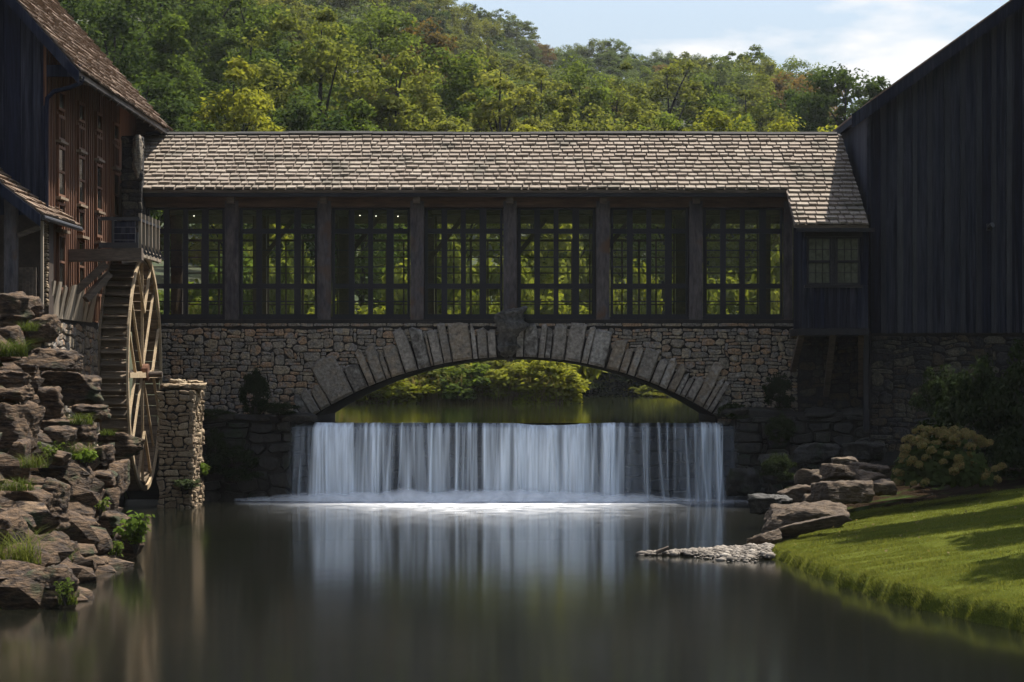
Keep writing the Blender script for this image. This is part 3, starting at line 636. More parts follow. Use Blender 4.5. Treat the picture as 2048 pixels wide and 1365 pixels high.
env = lambda p: lerp_tab([(570,.35),(622,.5),(632,1.15),(702,1.15),(712,.7),(745,.95),(765,.7),(850,.75),(870,.95),(900,.65),(960,.85),(1000,.95),(1040,1.15),(1180,1.15),(1200,.8),(1215,1.15),(1245,.85),(1262,.5),(1400,.5),(1408,.95),(1440,.95),(1450,.35),(1482,.3)], p)
nx, nz = 1100, 26; px = np.linspace(571, 1482, nx); V = np.zeros((nz, nx, 3)); T = np.zeros((nz, nx))
EN = np.array([env(p) for p in px]); lipn = np.array([noise.noise(Vector((p*.02, 0, 3)))+.5*noise.noise(Vector((p*.09, 0, 6))) for p in px])
vl = np.array([.26*max(0, noise.noise(Vector((p*.016, 1, 3)))+.12) + .16*max(0, noise.noise(Vector((p*.05, 4, 6)))) + .10*max(0, noise.noise(Vector((p*.14, 9, 6)))) for p in px]) * np.clip(1.35-np.abs(px-960)/520, .15, 1) + .22*np.exp(-((px-1100)/90)**2)  # last term whitens the middle, putting its sunlit brightness into the opacity
bulge = np.exp(-((px-1105)/75)**2)
sd = [fr_.uniform(-1.6,1.6) for _ in strands]; bot = [fr_.uniform(.45,1.0) for _ in strands]
for j in range(nz):
    t = j/(nz-1)
    if t < .2:
        a = t/.2*math.pi/2; y = 67.05 - .35*math.sin(a); z = ZU + .015 - .16*(1-math.cos(a))
    else:
        u = (t-.2)/.8; y = 66.70 - .30*u**.6; z = ZU-.145 - (ZU-.145+.05)*u
    dens = .02 + .05*t + vl*.62*(.35+.65*min(1,t*2)); prof = np.zeros(nx)
    for (c, w, s), dft, bt in zip(strands, sd, bot):
        cc = c + dft*(2*t+5*t**2.2) + (4*t*(-1 if c < 668 else .4) if 625 < c < 710 else 0); ww = w*(1.0-.2*min(1,t*3)+.65*t)
        gss = np.exp(-((px-cc)/ww)**2); dens = dens + 1.1*s*gss*(1-(1-bt)*t); prof = prof + s*gss
    dens = dens*EN
    dens = dens*np.clip(np.minimum((px-571)/30, (1482-px)/25), 0, 1)
    ytot = y - (.10*prof*min(1, t*2)) - bulge*.05
    zt = z - .06*bulge*(1-t) + .022*lipn*max(0, 1-t*3)
    if t < .2: dens = dens*(.35+.65*(t/.2)) + bulge*.5*(1-t/.2)  # bulge term whitens the central lip as if the sun struck it
    V[j,:,0] = (px-CX)*66.7/F; V[j,:,1] = ytot; V[j,:,2] = zt; T[j] = np.clip(dens, 0, .97)
Fc = [(j*nx+i, j*nx+i+1, (j+1)*nx+i+1, (j+1)*nx+i) for j in range(nz-1) for i in range(nx-1)]
me = np_mesh('waterfall', V.reshape(-1,3), Fc, M['fall'], True)
me.attributes.new('thickness', 'FLOAT', 'POINT').data.foreach_set('value', T.ravel().astype(np.float32))
tag(link(bpy.data.objects.new('waterfall', me)), kind='structure')
def att_sheet(name, V, T, nx, ny, mat):
    Fc = [(j*nx+i, j*nx+i+1, (j+1)*nx+i+1, (j+1)*nx+i) for j in range(ny-1) for i in range(nx-1)]
    me = np_mesh(name, V, Fc, mat, True); me.attributes.new('thickness', 'FLOAT', 'POINT').data.foreach_set('value', np.asarray(T, dtype=np.float32))
    return link(bpy.data.objects.new(name, me))
V = []; T = []; xs_ = np.linspace(PX(480,66), PX(1560,66), 160); ys_ = np.linspace(66.55, 50.5, 90)
for y in ys_:
    for x in xs_:
        p = CX + x*F/66; q = (66.55-y)/16
        e = math.exp(-((p-960)/(330-90*q))**4); 
        near = math.exp(-((66.5-y)/1.5)**2)*1.7 + math.exp(-((66.5-y)/3.6)**2)*.75*math.exp(-((p-930)/300)**2)
        far = .75*math.exp(-((64.5-y)/7)**2)*math.exp(-((p-(960+60*q))/(240))**2)
        ed = max(0, min(1, (p-480)/120, (1560-p)/120))
        V.append((x, y, .006)); T.append(min(1.4, (near*max(e, .18) + far)*ed*max(0, 1-q)))
tag(att_sheet('foam', V, T, 160, 90, M['foam']), 'white foam drifting on the pond below the fall', 'foam', kind='stuff')
V = []; T = []; nx2, ny2 = 400, 9
for j in range(ny2):
    a = math.pi*j/(ny2-1)
    for i in range(nx2):
        p = 470 + (1530-470)*i/(nx2-1); x = PX(p, 66.3)
        e = math.exp(-((p-930)/400)**4); n = noise.noise(Vector((x*1.4, 0, 2)))*.5+noise.noise(Vector((x*5, 0, 7)))*.25+.6
        hgt = (.12 + .24*n)*e + .03
        V.append((x, 66.28 - .38*math.cos(a)*(.4+.6*e), .012 + hgt*math.sin(a))); T.append(max(0, 1-math.sin(a)**1.6)*1.1*(.12+.85*e))
tag(att_sheet('spray', V, T, nx2, ny2, M['mist']), 'low white spray where the falling water meets the pond', 'spray', kind='stuff')

# ------------------------------------------------------------------ retaining walls and ledges beside the fall
def retaining(name, p0, p1, Y, ztp, label, slabs, seed):
    r = empty(name, (PX((p0+p1)/2, Y), Y, 0), label, 'retaining wall')
    b = MB().box(PX(p0,Y), PX(p1,Y), Y, YS+.05, -.6, ztp-.12).build('core', M['mortar'], r)
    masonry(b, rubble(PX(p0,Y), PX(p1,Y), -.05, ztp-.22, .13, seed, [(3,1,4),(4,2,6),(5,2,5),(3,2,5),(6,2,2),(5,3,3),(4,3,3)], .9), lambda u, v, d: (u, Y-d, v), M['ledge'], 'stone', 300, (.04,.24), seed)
    k = 0
    for (a, b_, h) in slabs:
        me = rock_mesh('top_slab', (PX(b_,Y)-PX(a,Y))*1.02, 1.3, h, seed+k, M['ledge'], 3, rough=.10, strata=.7); k += 1
        link(bpy.data.objects.new('top_slab', me), r, (PX((a+b_)/2,Y), Y+.4, ztp-h/2))
    return r
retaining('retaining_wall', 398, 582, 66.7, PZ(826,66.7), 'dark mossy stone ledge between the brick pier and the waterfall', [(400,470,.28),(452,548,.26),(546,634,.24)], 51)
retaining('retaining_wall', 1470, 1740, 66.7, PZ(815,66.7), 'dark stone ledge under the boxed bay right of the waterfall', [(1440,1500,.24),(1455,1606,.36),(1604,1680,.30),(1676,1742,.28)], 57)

# ------------------------------------------------------------------ barn on the right
BY = 66.5; bxl = PX(1742, BY)
BARN = empty('barn', (9.5, BY, 0), 'tall dark navy board and batten barn on the right', 'barn')
zb = PZ(664, BY)
zrake = lambda x: 9.30 + (x-7.55)*.715
core = MB(); xe1 = 16
core.hexa([(bxl+.03,BY+.06,zb),(xe1,BY+.06,zb),(xe1,84,zb),(bxl+.03,84,zb)], [(bxl+.03,BY+.06,zrake(bxl)-.1),(xe1,BY+.06,zrake(xe1)-.1),(xe1,84,zrake(xe1)-.1),(bxl+.03,84,zrake(bxl)-.1)])
BC = core.build('walls', M['navy'], BARN)
x = bxl; pr = 33*BY/F; i = 0
rb = random.Random(3)
while x < 13.2:
    w = pr*rb.uniform(.85,1.15); bw = w*.64; bt = w*.36; y0 = BY + rb.uniform(-.008,.008)
    MB().hexa([(x+.004,y0,zb-.03+rb.uniform(-.02,.02)),(x+bw-.004,y0,zb-.03),(x+bw-.004,BY+.055,zb),(x+.004,BY+.055,zb)], [(x+.004,y0,zrake(x)-.05),(x+bw-.004,y0,zrake(x+bw)-.05),(x+bw-.004,BY+.055,zrake(x+bw)-.05),(x+.004,BY+.055,zrake(x)-.05)]).build('plank', M['navy'], BC)
    a, b = x+bw, x+w
    MB().hexa([(a+.002,y0-.03,zb-.03),(b-.002,y0-.03,zb-.03),(b-.002,BY+.055,zb),(a+.002,BY+.055,zb)], [(a+.002,y0-.03,zrake(a)-.05),(b-.002,y0-.03,zrake(b)-.05),(b-.002,BY+.055,zrake(b)-.05),(a+.002,BY+.055,zrake(a)-.05)]).build('batten', M['batten'], BC)
    x += w
for k in range(8): MB().box(bxl-.012, bxl+.027, BY+.06+k*.5, BY+.06+k*.5+.49, PZ(664,BY), zrake(bxl)-.12).build('plank', M['navy'], BC)
rm = MB(); ya, ybk = BY-.35, 85; x0, x1 = 7.96, 17
rm.hexa([(x0,ya,zrake(x0)-.12),(x1,ya,zrake(x1)-.12),(x1,ybk,zrake(x1)-.12),(x0,ybk,zrake(x0)-.12)], [(x0,ya,zrake(x0)),(x1,ya,zrake(x1)),(x1,ybk,zrake(x1)),(x0,ybk,zrake(x0))])
RM = rm.build('roof', M['oldwood'], BARN)
xr0, x0 = x0, 7.52
MB().hexa([(x0-.02,ya-.05,zrake(x0)-.30),(x1,ya-.05,zrake(x1)-.30),(x1,ya-.004,zrake(x1)-.30),(x0-.02,ya-.004,zrake(x0)-.30)], [(x0-.02,ya-.05,zrake(x0)+.03),(x1,ya-.05,zrake(x1)+.03),(x1,ya-.004,zrake(x1)+.03),(x0-.02,ya-.004,zrake(x0)+.03)]).build('rake_board', M['navy'], RM)
MB().hexa([(xr0-.05,ya-.08,zrake(xr0-.05)+.035),(x1,ya-.08,zrake(x1)+.035),(x1,ybk,zrake(x1)+.035),(xr0-.05,ybk,zrake(xr0-.05)+.035)], [(xr0-.05,ya-.08,zrake(xr0-.05)+.08),(x1,ya-.08,zrake(x1)+.08),(x1,ybk,zrake(x1)+.08),(xr0-.05,ybk,zrake(xr0-.05)+.08)]).build('shingle_courses', M['shingleb'], RM)
MB().box(xr0-.10, xr0-.006, ya+.02, 74, zrake(xr0)-.22, zrake(xr0)-.06).build('gutter', M['navy'], RM)
MB().tube([(xr0-.05,ya+.15,zrake(x0)+.05),(bxl-.07,ya+.25,zrake(x0)-.4),(bxl-.07,BY-.05,zrake(x0)-.75),(bxl-.07,BY-.05,PZ(430,BY))], [.05]*4, 8).build('downspout', M['navy'], RM)
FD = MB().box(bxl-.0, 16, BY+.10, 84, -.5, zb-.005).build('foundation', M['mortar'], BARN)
masonry(FD, rubble(bxl+.01, PX(2075,BY), PZ(905,BY), zb-.04, .105, 44), lambda u, v, d: (u, BY+.10-d, v), M['stone_dark'], 'stone', 300, (.03,.08), 44)  # this darker stone carries the dimness at the frame's edge in its colour
LP = empty('wall_lamp', P(1980, 455, BY-.1), 'small dark spotlight on the upper right of the navy barn wall', 'lamp')
MB().box(PX(1974,BY)-.02, PX(1974,BY)+.08, BY-.05, BY-.032, PZ(462,BY), PZ(448,BY)).build('mount', M['iron'], LP)
MB().tube([P(1978,455,BY-.05), P(1978,455,BY-.15), P(1985,450,BY-.25)], [.02,.05,.07], 8).build('head', M['iron'], LP)

# ------------------------------------------------------------------ mill on the left
MX, MY0, MY1 = -10.5, 58.3, 68.7
MILL = empty('mill', (-13, 62, 0), 'tall red-brown timber mill with steep shingled roof on the left', 'mill')
ex, ez = -9.7, 9.42; pit = 1.12
zroof = lambda x: ez + (ex-x)*pit
MW = MB().box(-18, MX-.03, MY0+.08, MY1+3, 4.3, ez+.75).build('walls', M['rust'], MILL)
yb_ = MY0; k = 0; rb = random.Random(9)
while yb_ < MY1-.05:
    w = rb.uniform(.24,.36)
    MB().box(MX-.025, MX+rb.uniform(0,.012), yb_+.004, min(yb_+w, MY1)-.004, 4.3+rb.uniform(-.03,.03), ez+.72).build('plank', M['rust'], MW)
    MB().box(MX+.014, MX+.04, yb_-.03, yb_+.03, 4.32, ez+.70).build('batten', M['rust'], MW)
    yb_ += w
def mwin(yc, z0, z1, w, sill=True, bars=(1,1)):
    y0, y1 = yc-w/2, yc+w/2; t = .06; f = MB(); xa, xb = MX+.02, MX+.085
    f.box(xa,xb,y0,y0+t,z0,z1); f.box(xa,xb,y1-t,y1,z0,z1); f.box(xa,xb,y0+t,y1-t,z0,z0+t); f.box(xa,xb,y0+t,y1-t,z1-t,z1)
    for i in range(1, bars[0]): yy = y0+(y1-y0)*i/bars[0]; f.box(xa,xb-.01,yy-.02,yy+.02,z0+t,z1-t)
    for i in range(1, bars[1]): zz = z0+(z1-z0)*i/bars[1]; f.box(xa,xb-.006,y0+t,y1-t,zz-.025,zz+.025)
    wf = f.build('window', M['rust'], MILL)
    MB().add([(MX+.05,y0+t,z0+t),(MX+.05,y1-t,z0+t),(MX+.05,y1-t,z1-t),(MX+.05,y0+t,z1-t)], [(0,1,2,3)]).build('pane', M['darkglass'], wf)
    if sill: MB().box(MX+.02, MX+.14, y0-.06, y1+.06, z0-.06, z0-.005).build('window_sill', M['sill'], wf)
for px_ in (117, 157, 193, 227):
    yc = 10.5*F/(CX-px_)
    mwin(yc, 8.80, 9.25, .82, False); mwin(yc, 8.15, 8.70, .82, True, (3,1)); mwin(yc, 6.92, 8.03, .86, True, (1,2)); mwin(yc, 6.30, 6.80, .8, False); mwin(yc, 4.9, 6.12, .8, False, (1,2))
    MB().box(MX+.02, MX+.18, yc-.48, yc+.48, 6.14, 6.20).build('window_hood', M['sill'], MILL)
# gable wall facing the camera
gx0 = -16
GW = MB().add([(gx0,MY0+.05,1),(MX,MY0+.05,1),(MX,MY0+.05,zroof(MX)-.1),(gx0,MY0+.05,zroof(gx0)-.1)], [(0,1,2,3)])
GW = MB().hexa([(gx0,MY0+.03,3.2),(MX-.002,MY0+.03,3.2),(MX-.002,MY0+.075,3.2),(gx0,MY0+.075,3.2)], [(gx0,MY0+.03,zroof(gx0)-.15),(MX-.002,MY0+.03,zroof(MX)-.15),(MX-.002,MY0+.075,zroof(MX)-.15),(gx0,MY0+.075,zroof(gx0)-.15)]).build('gable_wall', M['navy'], MILL)
edges = [95, 82, 66, 41, 8, -20, -50, -90, -140]
for a, b in zip(edges[1:], edges): 
    x0, x1 = PX(a, MY0)+.004, PX(b, MY0)-.004
    y0 = MY0 + rb.uniform(-.015,.01)
    MB().hexa([(x0,y0,4.0),(x1,y0,4.0),(x1,MY0+.028,4.0),(x0,MY0+.028,4.0)], [(x0,y0,zroof(x0)-.2),(x1,y0,zroof(x1)-.2),(x1,MY0+.028,zroof(x1)-.2),(x0,MY0+.028,zroof(x0)-.2)]).build('gable_plank', M['navy'], GW)
MB().box(MX-.06, MX+.05, MY0-.05, MY0+.02, 4.0, 8.75).build('corner_board', M['navy'], GW)
# roof
ry0, ry1 = 57.9, 72.1; rr = -18.5
MR = MB().hexa([(ex,ry0,ez-.1),(ex,ry1,ez-.1),(rr,ry1,zroof(rr)-.1),(rr,ry0,zroof(rr)-.1)], [(ex,ry0,ez),(ex,ry1,ez),(rr,ry1,zroof(rr)),(rr,ry0,zroof(rr))]).build('roof', M['oldwood'], MILL)
fix_normals(MR)
MB().hexa([(ex,ry0-.05,ez-.26),(rr,ry0-.05,zroof(rr)-.26),(rr,ry0-.004,zroof(rr)-.26),(ex,ry0-.004,ez-.26)], [(ex,ry0-.05,ez+.02),(rr,ry0-.05,zroof(rr)+.02),(rr,ry0-.004,zroof(rr)+.02),(ex,ry0-.004,ez+.02)]).build('rake_board', M['navy'], MR)
td = Vector((-1, 0, pit)).normalized(); nn = Vector((pit, 0, 1)).normalized()
def side_shingles(parent, x_e, z_e, y0, y1, rows, expo, seed, mat, slope=td, nor=nn):
    st = MB(); rnd = random.Random(seed)
    for r in range(rows):
        s0 = r*expo; y = y0 - rnd.uniform(0,.2)
        while y < y1:
            w = rnd.uniform(.18,.42); a, b = max(y,y0)+.006, min(y+w,y1)-.006
            if b-a > .04:
                th = rnd.uniform(.03,.06); dr_ = rnd.uniform(-.03,.02)+.02*math.sin(y*1.1+r*.6); base = Vector((x_e,0,z_e))
                def pt(yy, s, h): q = base + slope*s + nor*h; return (q.x, yy, q.z)
                s1 = s0+expo*1.4
                st.hexa([pt(a,s0+dr_,.008+th*.4),pt(b,s0+dr_,.008+th*.4),pt(b,s1,.003),pt(a,s1,.003)], [pt(a,s0+dr_,.012+th*1.3),pt(b,s0+dr_,.012+th*1.3),pt(b,s1,.012),pt(a,s1,.012)])
            y += w
    o = st.build('shingle_courses', mat, parent); fix_normals(o); return tag(o, kind='stuff')
side_shingles(MR, ex+.03, ez, ry0, ry1, 30, .26, 4, M['shingleb'])
for k in range(12):
    y = 58.9+k*1.05; MB().bar((ex+.02,y,ez-.16), (MX-.1,y,ez+.74), .09, .11, Vector((0,1,0))).build('rafter_tail', M['oldwood'], MR)
MB().tube([(ex+.01,ry0+.02,ez-.11),(ex+.01,ry1-.3,ez-.11)], [.035,.035], 8).build('gutter', M['barkd'], MR)
yd = 58.15
MB().tube([(ex+.03,yd,ez-.06),(ex+.0,yd,ez-.2),(ex-.25,yd,ez-.3),(MX+.22,yd,ez-.38),(MX+.08,yd,ez-.52),(MX+.06,yd,ez-.75),(MX+.06,yd,6.5)], [.05]*7, 8).build('downspout', M['navy'], MILL)
MB().box(MX+.03, ex-.05, MY0-.02, MY0+.05, ez-.05, ez+.20).build('eave_return', M['navy'], MILL)
# stone corner by the bridge
SY = 67.35
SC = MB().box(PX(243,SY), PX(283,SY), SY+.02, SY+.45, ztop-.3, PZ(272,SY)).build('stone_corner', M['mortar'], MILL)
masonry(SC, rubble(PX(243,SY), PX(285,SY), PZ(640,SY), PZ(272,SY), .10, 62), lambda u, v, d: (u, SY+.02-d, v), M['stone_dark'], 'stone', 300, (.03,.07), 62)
me = rock_mesh('corner_boulder', .24, .4, 1.15, 15, M['stone'], 4, rough=.25, strata=.3); link(bpy.data.objects.new('corner_boulder', me), SC, P(275, 316, SY-.05))
MB().add([(-10.6,71.9,8.7),(-9.75,71.9,8.7),(-9.75,71.9,zroof(-9.75)-.11),(-10.6,71.9,zroof(-10.6)-.11),(-10.6,72.05,8.7),(-9.75,72.05,8.7),(-9.75,72.05,zroof(-9.75)-.11),(-10.6,72.05,zroof(-10.6)-.11)], [(0,1,2,3),(7,6,5,4),(0,4,5,1),(1,5,6,2),(2,6,7,3),(3,7,4,0)]).build('end_board', M['oldwood'], MILL)
# foundation along the wheel pit
MF = MB().box(-14, MX+.06, 57.9, 69, -.6, 4.28).build('foundation', M['mortar'], MILL)
masonry(MF, rubble(57.9, 68.6, .4, 4.26, .13, 66), lambda u, v, d: (MX+.06+d, u, v), M['stone'], 'stone', 300, (.02,.06), 66)
masonry(MF, rubble(PX(60,57.9), MX+.05, 2.0, 4.26, .12, 67), lambda u, v, d: (u, 57.9-d, v), M['stone_warm'], 'stone', 200, (.03,.07), 67)
# porch
PO = empty('porch', (-11, 56, 4), 'small dark timber porch with shingled roof at the far left', 'porch')
pe, pz, py0, py1 = -10.08, PZ(430,55.5), 55.5, 60.1; ps = .78
zp = lambda x: pz + (pe-x)*ps
PR = fix_normals(MB().hexa([(pe,py0,pz-.08),(pe,py1,pz-.08),(-13.5,py1,zp(-13.5)-.08),(-13.5,py0,zp(-13.5)-.08)], [(pe,py0,pz),(pe,py1,pz),(-13.5,py1,zp(-13.5)),(-13.5,py0,zp(-13.5))]).build('roof', M['oldwood'], PO))
pt_ = Vector((-1,0,ps)).normalized(); pn = Vector((ps,0,1)).normalized()
side_shingles(PR, pe+.02, pz, py0, py1, 14, .25, 6, M['shingleb'], pt_, pn)
MB().hexa([(pe,py0-.06,pz-.24),(-13.5,py0-.06,zp(-13.5)-.24),(-13.5,py0-.004,zp(-13.5)-.24),(pe,py0-.004,pz-.24)], [(pe,py0-.06,pz+.01),(-13.5,py0-.06,zp(-13.5)+.01),(-13.5,py0-.004,zp(-13.5)+.01),(pe,py0-.004,pz+.01)]).build('rake_board', M['navy'], PR)
MB().tube([(pe+.05,py0,pz-.05),(pe+.05,py1,pz-.05)], [.05,.05], 8).build('gutter', M['iron'], PR)
MB().box(PX(10,56), PX(34,56), 55.9, 56.15, 3.9, zp(PX(20,56))-.1).build('porch_post', M['post'], PO)
MB().box(PX(82,56), PX(87,56), 55.95, 56.05, 4.4, pz-.1).build('porch_post', M['fencewood'], PO)
MB().bar(P(36,472,55.9), P(80,455,55.9), .09, .10).build('porch_brace', M['oldwood'], PO)
for i in range(5):
    MB().box(PX(38+i*7,56.3)+.004, PX(45+i*7,56.3)-.004, 56.28, 56.32, 4.0, PZ(535,56.3)).build('half_wall_board', M['oldwood'], PO)
masonry(PO, rubble(PX(88,57.6), PX(98,57.6), PZ(615,57.6), PZ(440,57.6), .05, 68, [(2,1,3),(2,2,2)]), lambda u, v, d: (u, 57.6-d, v), M['stone_warm'], 'corner_stone', 120, (.1,.14), 68)
MB().box(-13, PX(98,57.65), 57.62, 58.2, 3.8, 6.4).build('porch_back_wall', M['interior'], PO)
# plank fence over the foundation
FN = empty('plank_fence', (MX+.1, 61, 4.28), 'short fence of grey leaning planks above the wheel pit wall', 'fence')
y = 58.1
while y < 63.6:
    w = rb.uniform(.2,.34); ln = rb.uniform(.0,.16); tp = rb.uniform(-.06,.05)
    MB().hexa([(MX+.09,y,4.26),(MX+.13,y,4.26),(MX+.13,y+w-.02,4.26),(MX+.09,y+w-.02,4.26)], [(MX+.16+ln,y-.12,5.0+tp),(MX+.20+ln,y-.12,5.0+tp),(MX+.20+ln,y+w-.14,5.0+tp),(MX+.16+ln,y+w-.14,5.0+tp)]).build('board', M['fencewood'], FN)
    y += w
# flume over the wheel
FL = empty('flume', (-9.5, 62, 5.6), 'dark timber flume box with railing above the water wheel', 'flume')
MB().bar(P(133,512,61.2), P(285,509,61.2), .30, .27).build('main_beam', M['oldwood'], FL)
fx0, fx1, fy0, fy1, fz0, fz1 = -9.66, -9.08, 62.0, 65.4, 5.93, 6.55
fl = MB(); fl.box(fx0, fx0+.05, fy0, fy1, fz0, fz1); fl.box(fx1-.05, fx1, fy0+.1, fy1, fz0, fz0+.34); fl.box(fx0, fx1, fy0+.1, fy1, fz0-.05, fz0-.002); fl.build('trough', M['iron'], FL)
for i in range(4):
    z = fz0+.02+i*.145; MB().box(fx0+.055, fx1-.055, fy0+.02, fy0+.06+.01*i, z, z+.135).build('end_board', M['navy'], FL)
MB().box(fx0-.25, fx1+.05, fy0-.03, fy0+.012, fz1-.02, fz1+.06).build('rail', M['iron'], FL)
MB().box(fx0-.28, fx1+.03, fy0-.05, fy0+.012, fz0-.02, fz0+.10).build('cross_beam', M['iron'], FL)
for i in range(6):
    y = fy0+.25+i*.58; MB().bar((fx1+.03,y,fz0-.15), (fx1+.03,y,fz1+.16), .055, .07).build('baluster', M['fencewood'], FL)
    MB().bar((fx1+.02,y,fz0+.1), (fx1+.16,y+.02,fz0-.16), .05, .06).build('strut', M['iron'], FL)
MB().box(fx1+.0, fx1+.06, fy0+.1, fy1, fz1-.03, fz1+.03).build('side_rail', M['iron'], FL)
for i in range(4): MB().box(fx1+.062, fx1+.10, fy0+.1+i*.8, fy0+.1+i*.8+.74, fz0-.22, fz0-.05).build('side_board', M['fencewood'], FL)
MB().bar(P(150,585,61.0), P(212,528,61.2), .20, .16).build('brace', M['oldwood'], FL); MB().bar(P(172,600,60.9), P(218,548,61.3), .16, .14).build('brace', M['oldwood'], FL)
MB().bar((fx0-.35,65.2,3.0),(fx0-.35,65.2,6.0),.16,.16).build('rear_post', M['oldwood'], FL)
MB().bar(P(240,525,61.8), P(285,520,62.6), .09, .06).build('loose_plank', M['oldwood'], FL)

# ------------------------------------------------------------------ water wheel
WY, WZ, WR = 64.3, 3.11, 2.78; WX0, WX1 = -9.90, -9.21
WH = empty('water_wheel', (-9.55, WY, WZ), 'tall pale wooden water wheel beside the mill wall', 'water wheel')
wc = lambda x, a, r: Vector((x, WY + r*math.cos(a), WZ + r*math.sin(a)))
def ring(x0, x1, r0, r1, n=16, off=0):
    for k in range(n):
        m = MB(); q = []
        for i in range(5):
            a = off + 2*math.pi*(k + i/4)/n - .0015*(i == 4) + .0015*(i == 0); q.append(a)
        for a, b in zip(q, q[1:]):
            m.hexa([wc(x0,a,r0), wc(x1,a,r0), wc(x1,b,r0), wc(x0,b,r0)], [wc(x0,a,r1), wc(x1,a,r1), wc(x1,b,r1), wc(x0,b,r1)])
        yield m
for m in ring(WX1-.05, WX1, WR-.125, WR, 12): fix_normals(m.build('rim_segment', M['wheelwood'], WH))
for m in ring(WX0, WX0+.05, WR-.20, WR, 12): fix_normals(m.build('rim_segment', M['bucket'], WH))
nb = 60
for k in range(nb):
    a = 2*math.pi*k/nb; b = 2*math.pi*(k+.93)/nb
    sh = rb.uniform(-.012,.012)
    o_ = MB().hexa([wc(WX0+.052,a,WR-.22), wc(WX1-.052,a,WR-.22), wc(WX1-.052,b,WR-.22), wc(WX0+.052,b,WR-.22)], [wc(WX0+.052,a,WR-.19+sh), wc(WX1-.052,a,WR-.19+sh), wc(WX1-.052,b,WR-.17), wc(WX0+.052,b,WR-.17)]).build('sole_board', M['bucket'], WH); fix_normals(o_)
    a2 = a+.012; c = .035
    o_ = MB().hexa([wc(WX0+.054,a2,WR-.165), wc(WX1-.054,a2,WR-.165), wc(WX1-.054,a2+.012,WR-.165), wc(WX0+.054,a2+.012,WR-.165)], [wc(WX0+.054,a2+c,WR-.005+sh), wc(WX1-.054,a2+c,WR-.005+sh), wc(WX1-.054,a2+c+.010,WR-.005+sh), wc(WX0+.054,a2+c+.010,WR-.005+sh)]).build('bucket_board', M['bucket'], WH); fix_normals(o_)
ns = 8
for side, xx, mt in ((0, WX1-.09, M['wheelwood']), (1, WX0+.09, M['oldwood'])):  # far spokes darker: the wheel's inner shade is put into their colour
    for k in range(ns):
        a = math.pi/2 + 2*math.pi*k/ns + .02
        MB().bar(wc(xx,a,.16), wc(xx,a,WR-.19), .038, .062 if k % 2 == 0 else .05, Vector((1,0,0))).build('spoke', mt, WH)
        if side or k % 2: continue
        b1, b2 = a-math.pi/ns, a+math.pi/ns
        MB().bar(wc(xx+.045,a,WR*.50), wc(xx+.045,b2,WR-.17), .04, .06, Vector((1,0,0))).build('brace', mt, WH)
        MB().bar(wc(xx+.045,a,WR*.50), wc(xx+.045,b1,WR-.17), .04, .06, Vector((1,0,0))).build('brace', mt, WH)
MB().box(WX1-.03, WX1+.03, WY-WR+.1, WY+WR-.1, WZ-.13, WZ-.01).build('cross_beam', M['wheelwood'], WH)
MB().tube([(WX0-.55,WY,WZ-.05),(WX1+.38,WY,WZ-.05)], [.07,.07], 12).build('axle', M['oldwood'], WH)
MB().tube([(WX1-.10,WY,WZ),(WX1+.06,WY,WZ)], [.20,.20], 14).build('hub', M['rust'], WH)

# ------------------------------------------------------------------ stone pier
pxa, pxb, pya, pyb, pzt = PX(314,63.1), PX(386,63.1), 63.1, 65.0, 2.72
PI_ = empty('stone_pier', ((pxa+pxb)/2, 64, 0), 'warm coloured stone pier carrying the wheel axle, capped with flat slabs', 'pier')
PCO = MB().box(pxa+.05, pxb-.05, pya+.05, pyb-.05, -.6, pzt-.01).build('pier_core', M['mortar'], PI_)
sz = [(2,1,4),(3,1,7),(4,1,5),(2,2,5),(3,2,7),(4,2,4),(3,3,1)]
masonry(PCO, rubble(pxa, pxb, -.1, pzt, .082, 81, sz), lambda u, v, d: (u, pya+.05-d, v), M['stone_warm'], 'stone', 200, (.03,.07), 81)
masonry(PCO, rubble(pya, pyb, -.1, pzt, .082, 82, sz), lambda u, v, d: (pxb-.05+d, u, v), M['stone_warm'], 'stone', 100, (.03,.10), 82)
for k, (a, b, z, h, yo, dd) in enumerate([(312,372,pzt+.055,.12,63.5,1.0),(355,408,pzt+.06,.15,63.7,1.2),(318,404,pzt+.055,.10,64.6,1.0),(328,362,pzt+.17,.10,64.2,.7),(366,400,pzt+.16,.06,63.9,.6)]):
    me = rock_mesh('cap_slab', PX(b,63.1)-PX(a,63.1), dd, h, 300+k, M['stone_warm'], 4, rough=.2, strata=.5); link(bpy.data.objects.new('cap_slab', me), PI_, (PX((a+b)/2,63.3), yo, z))

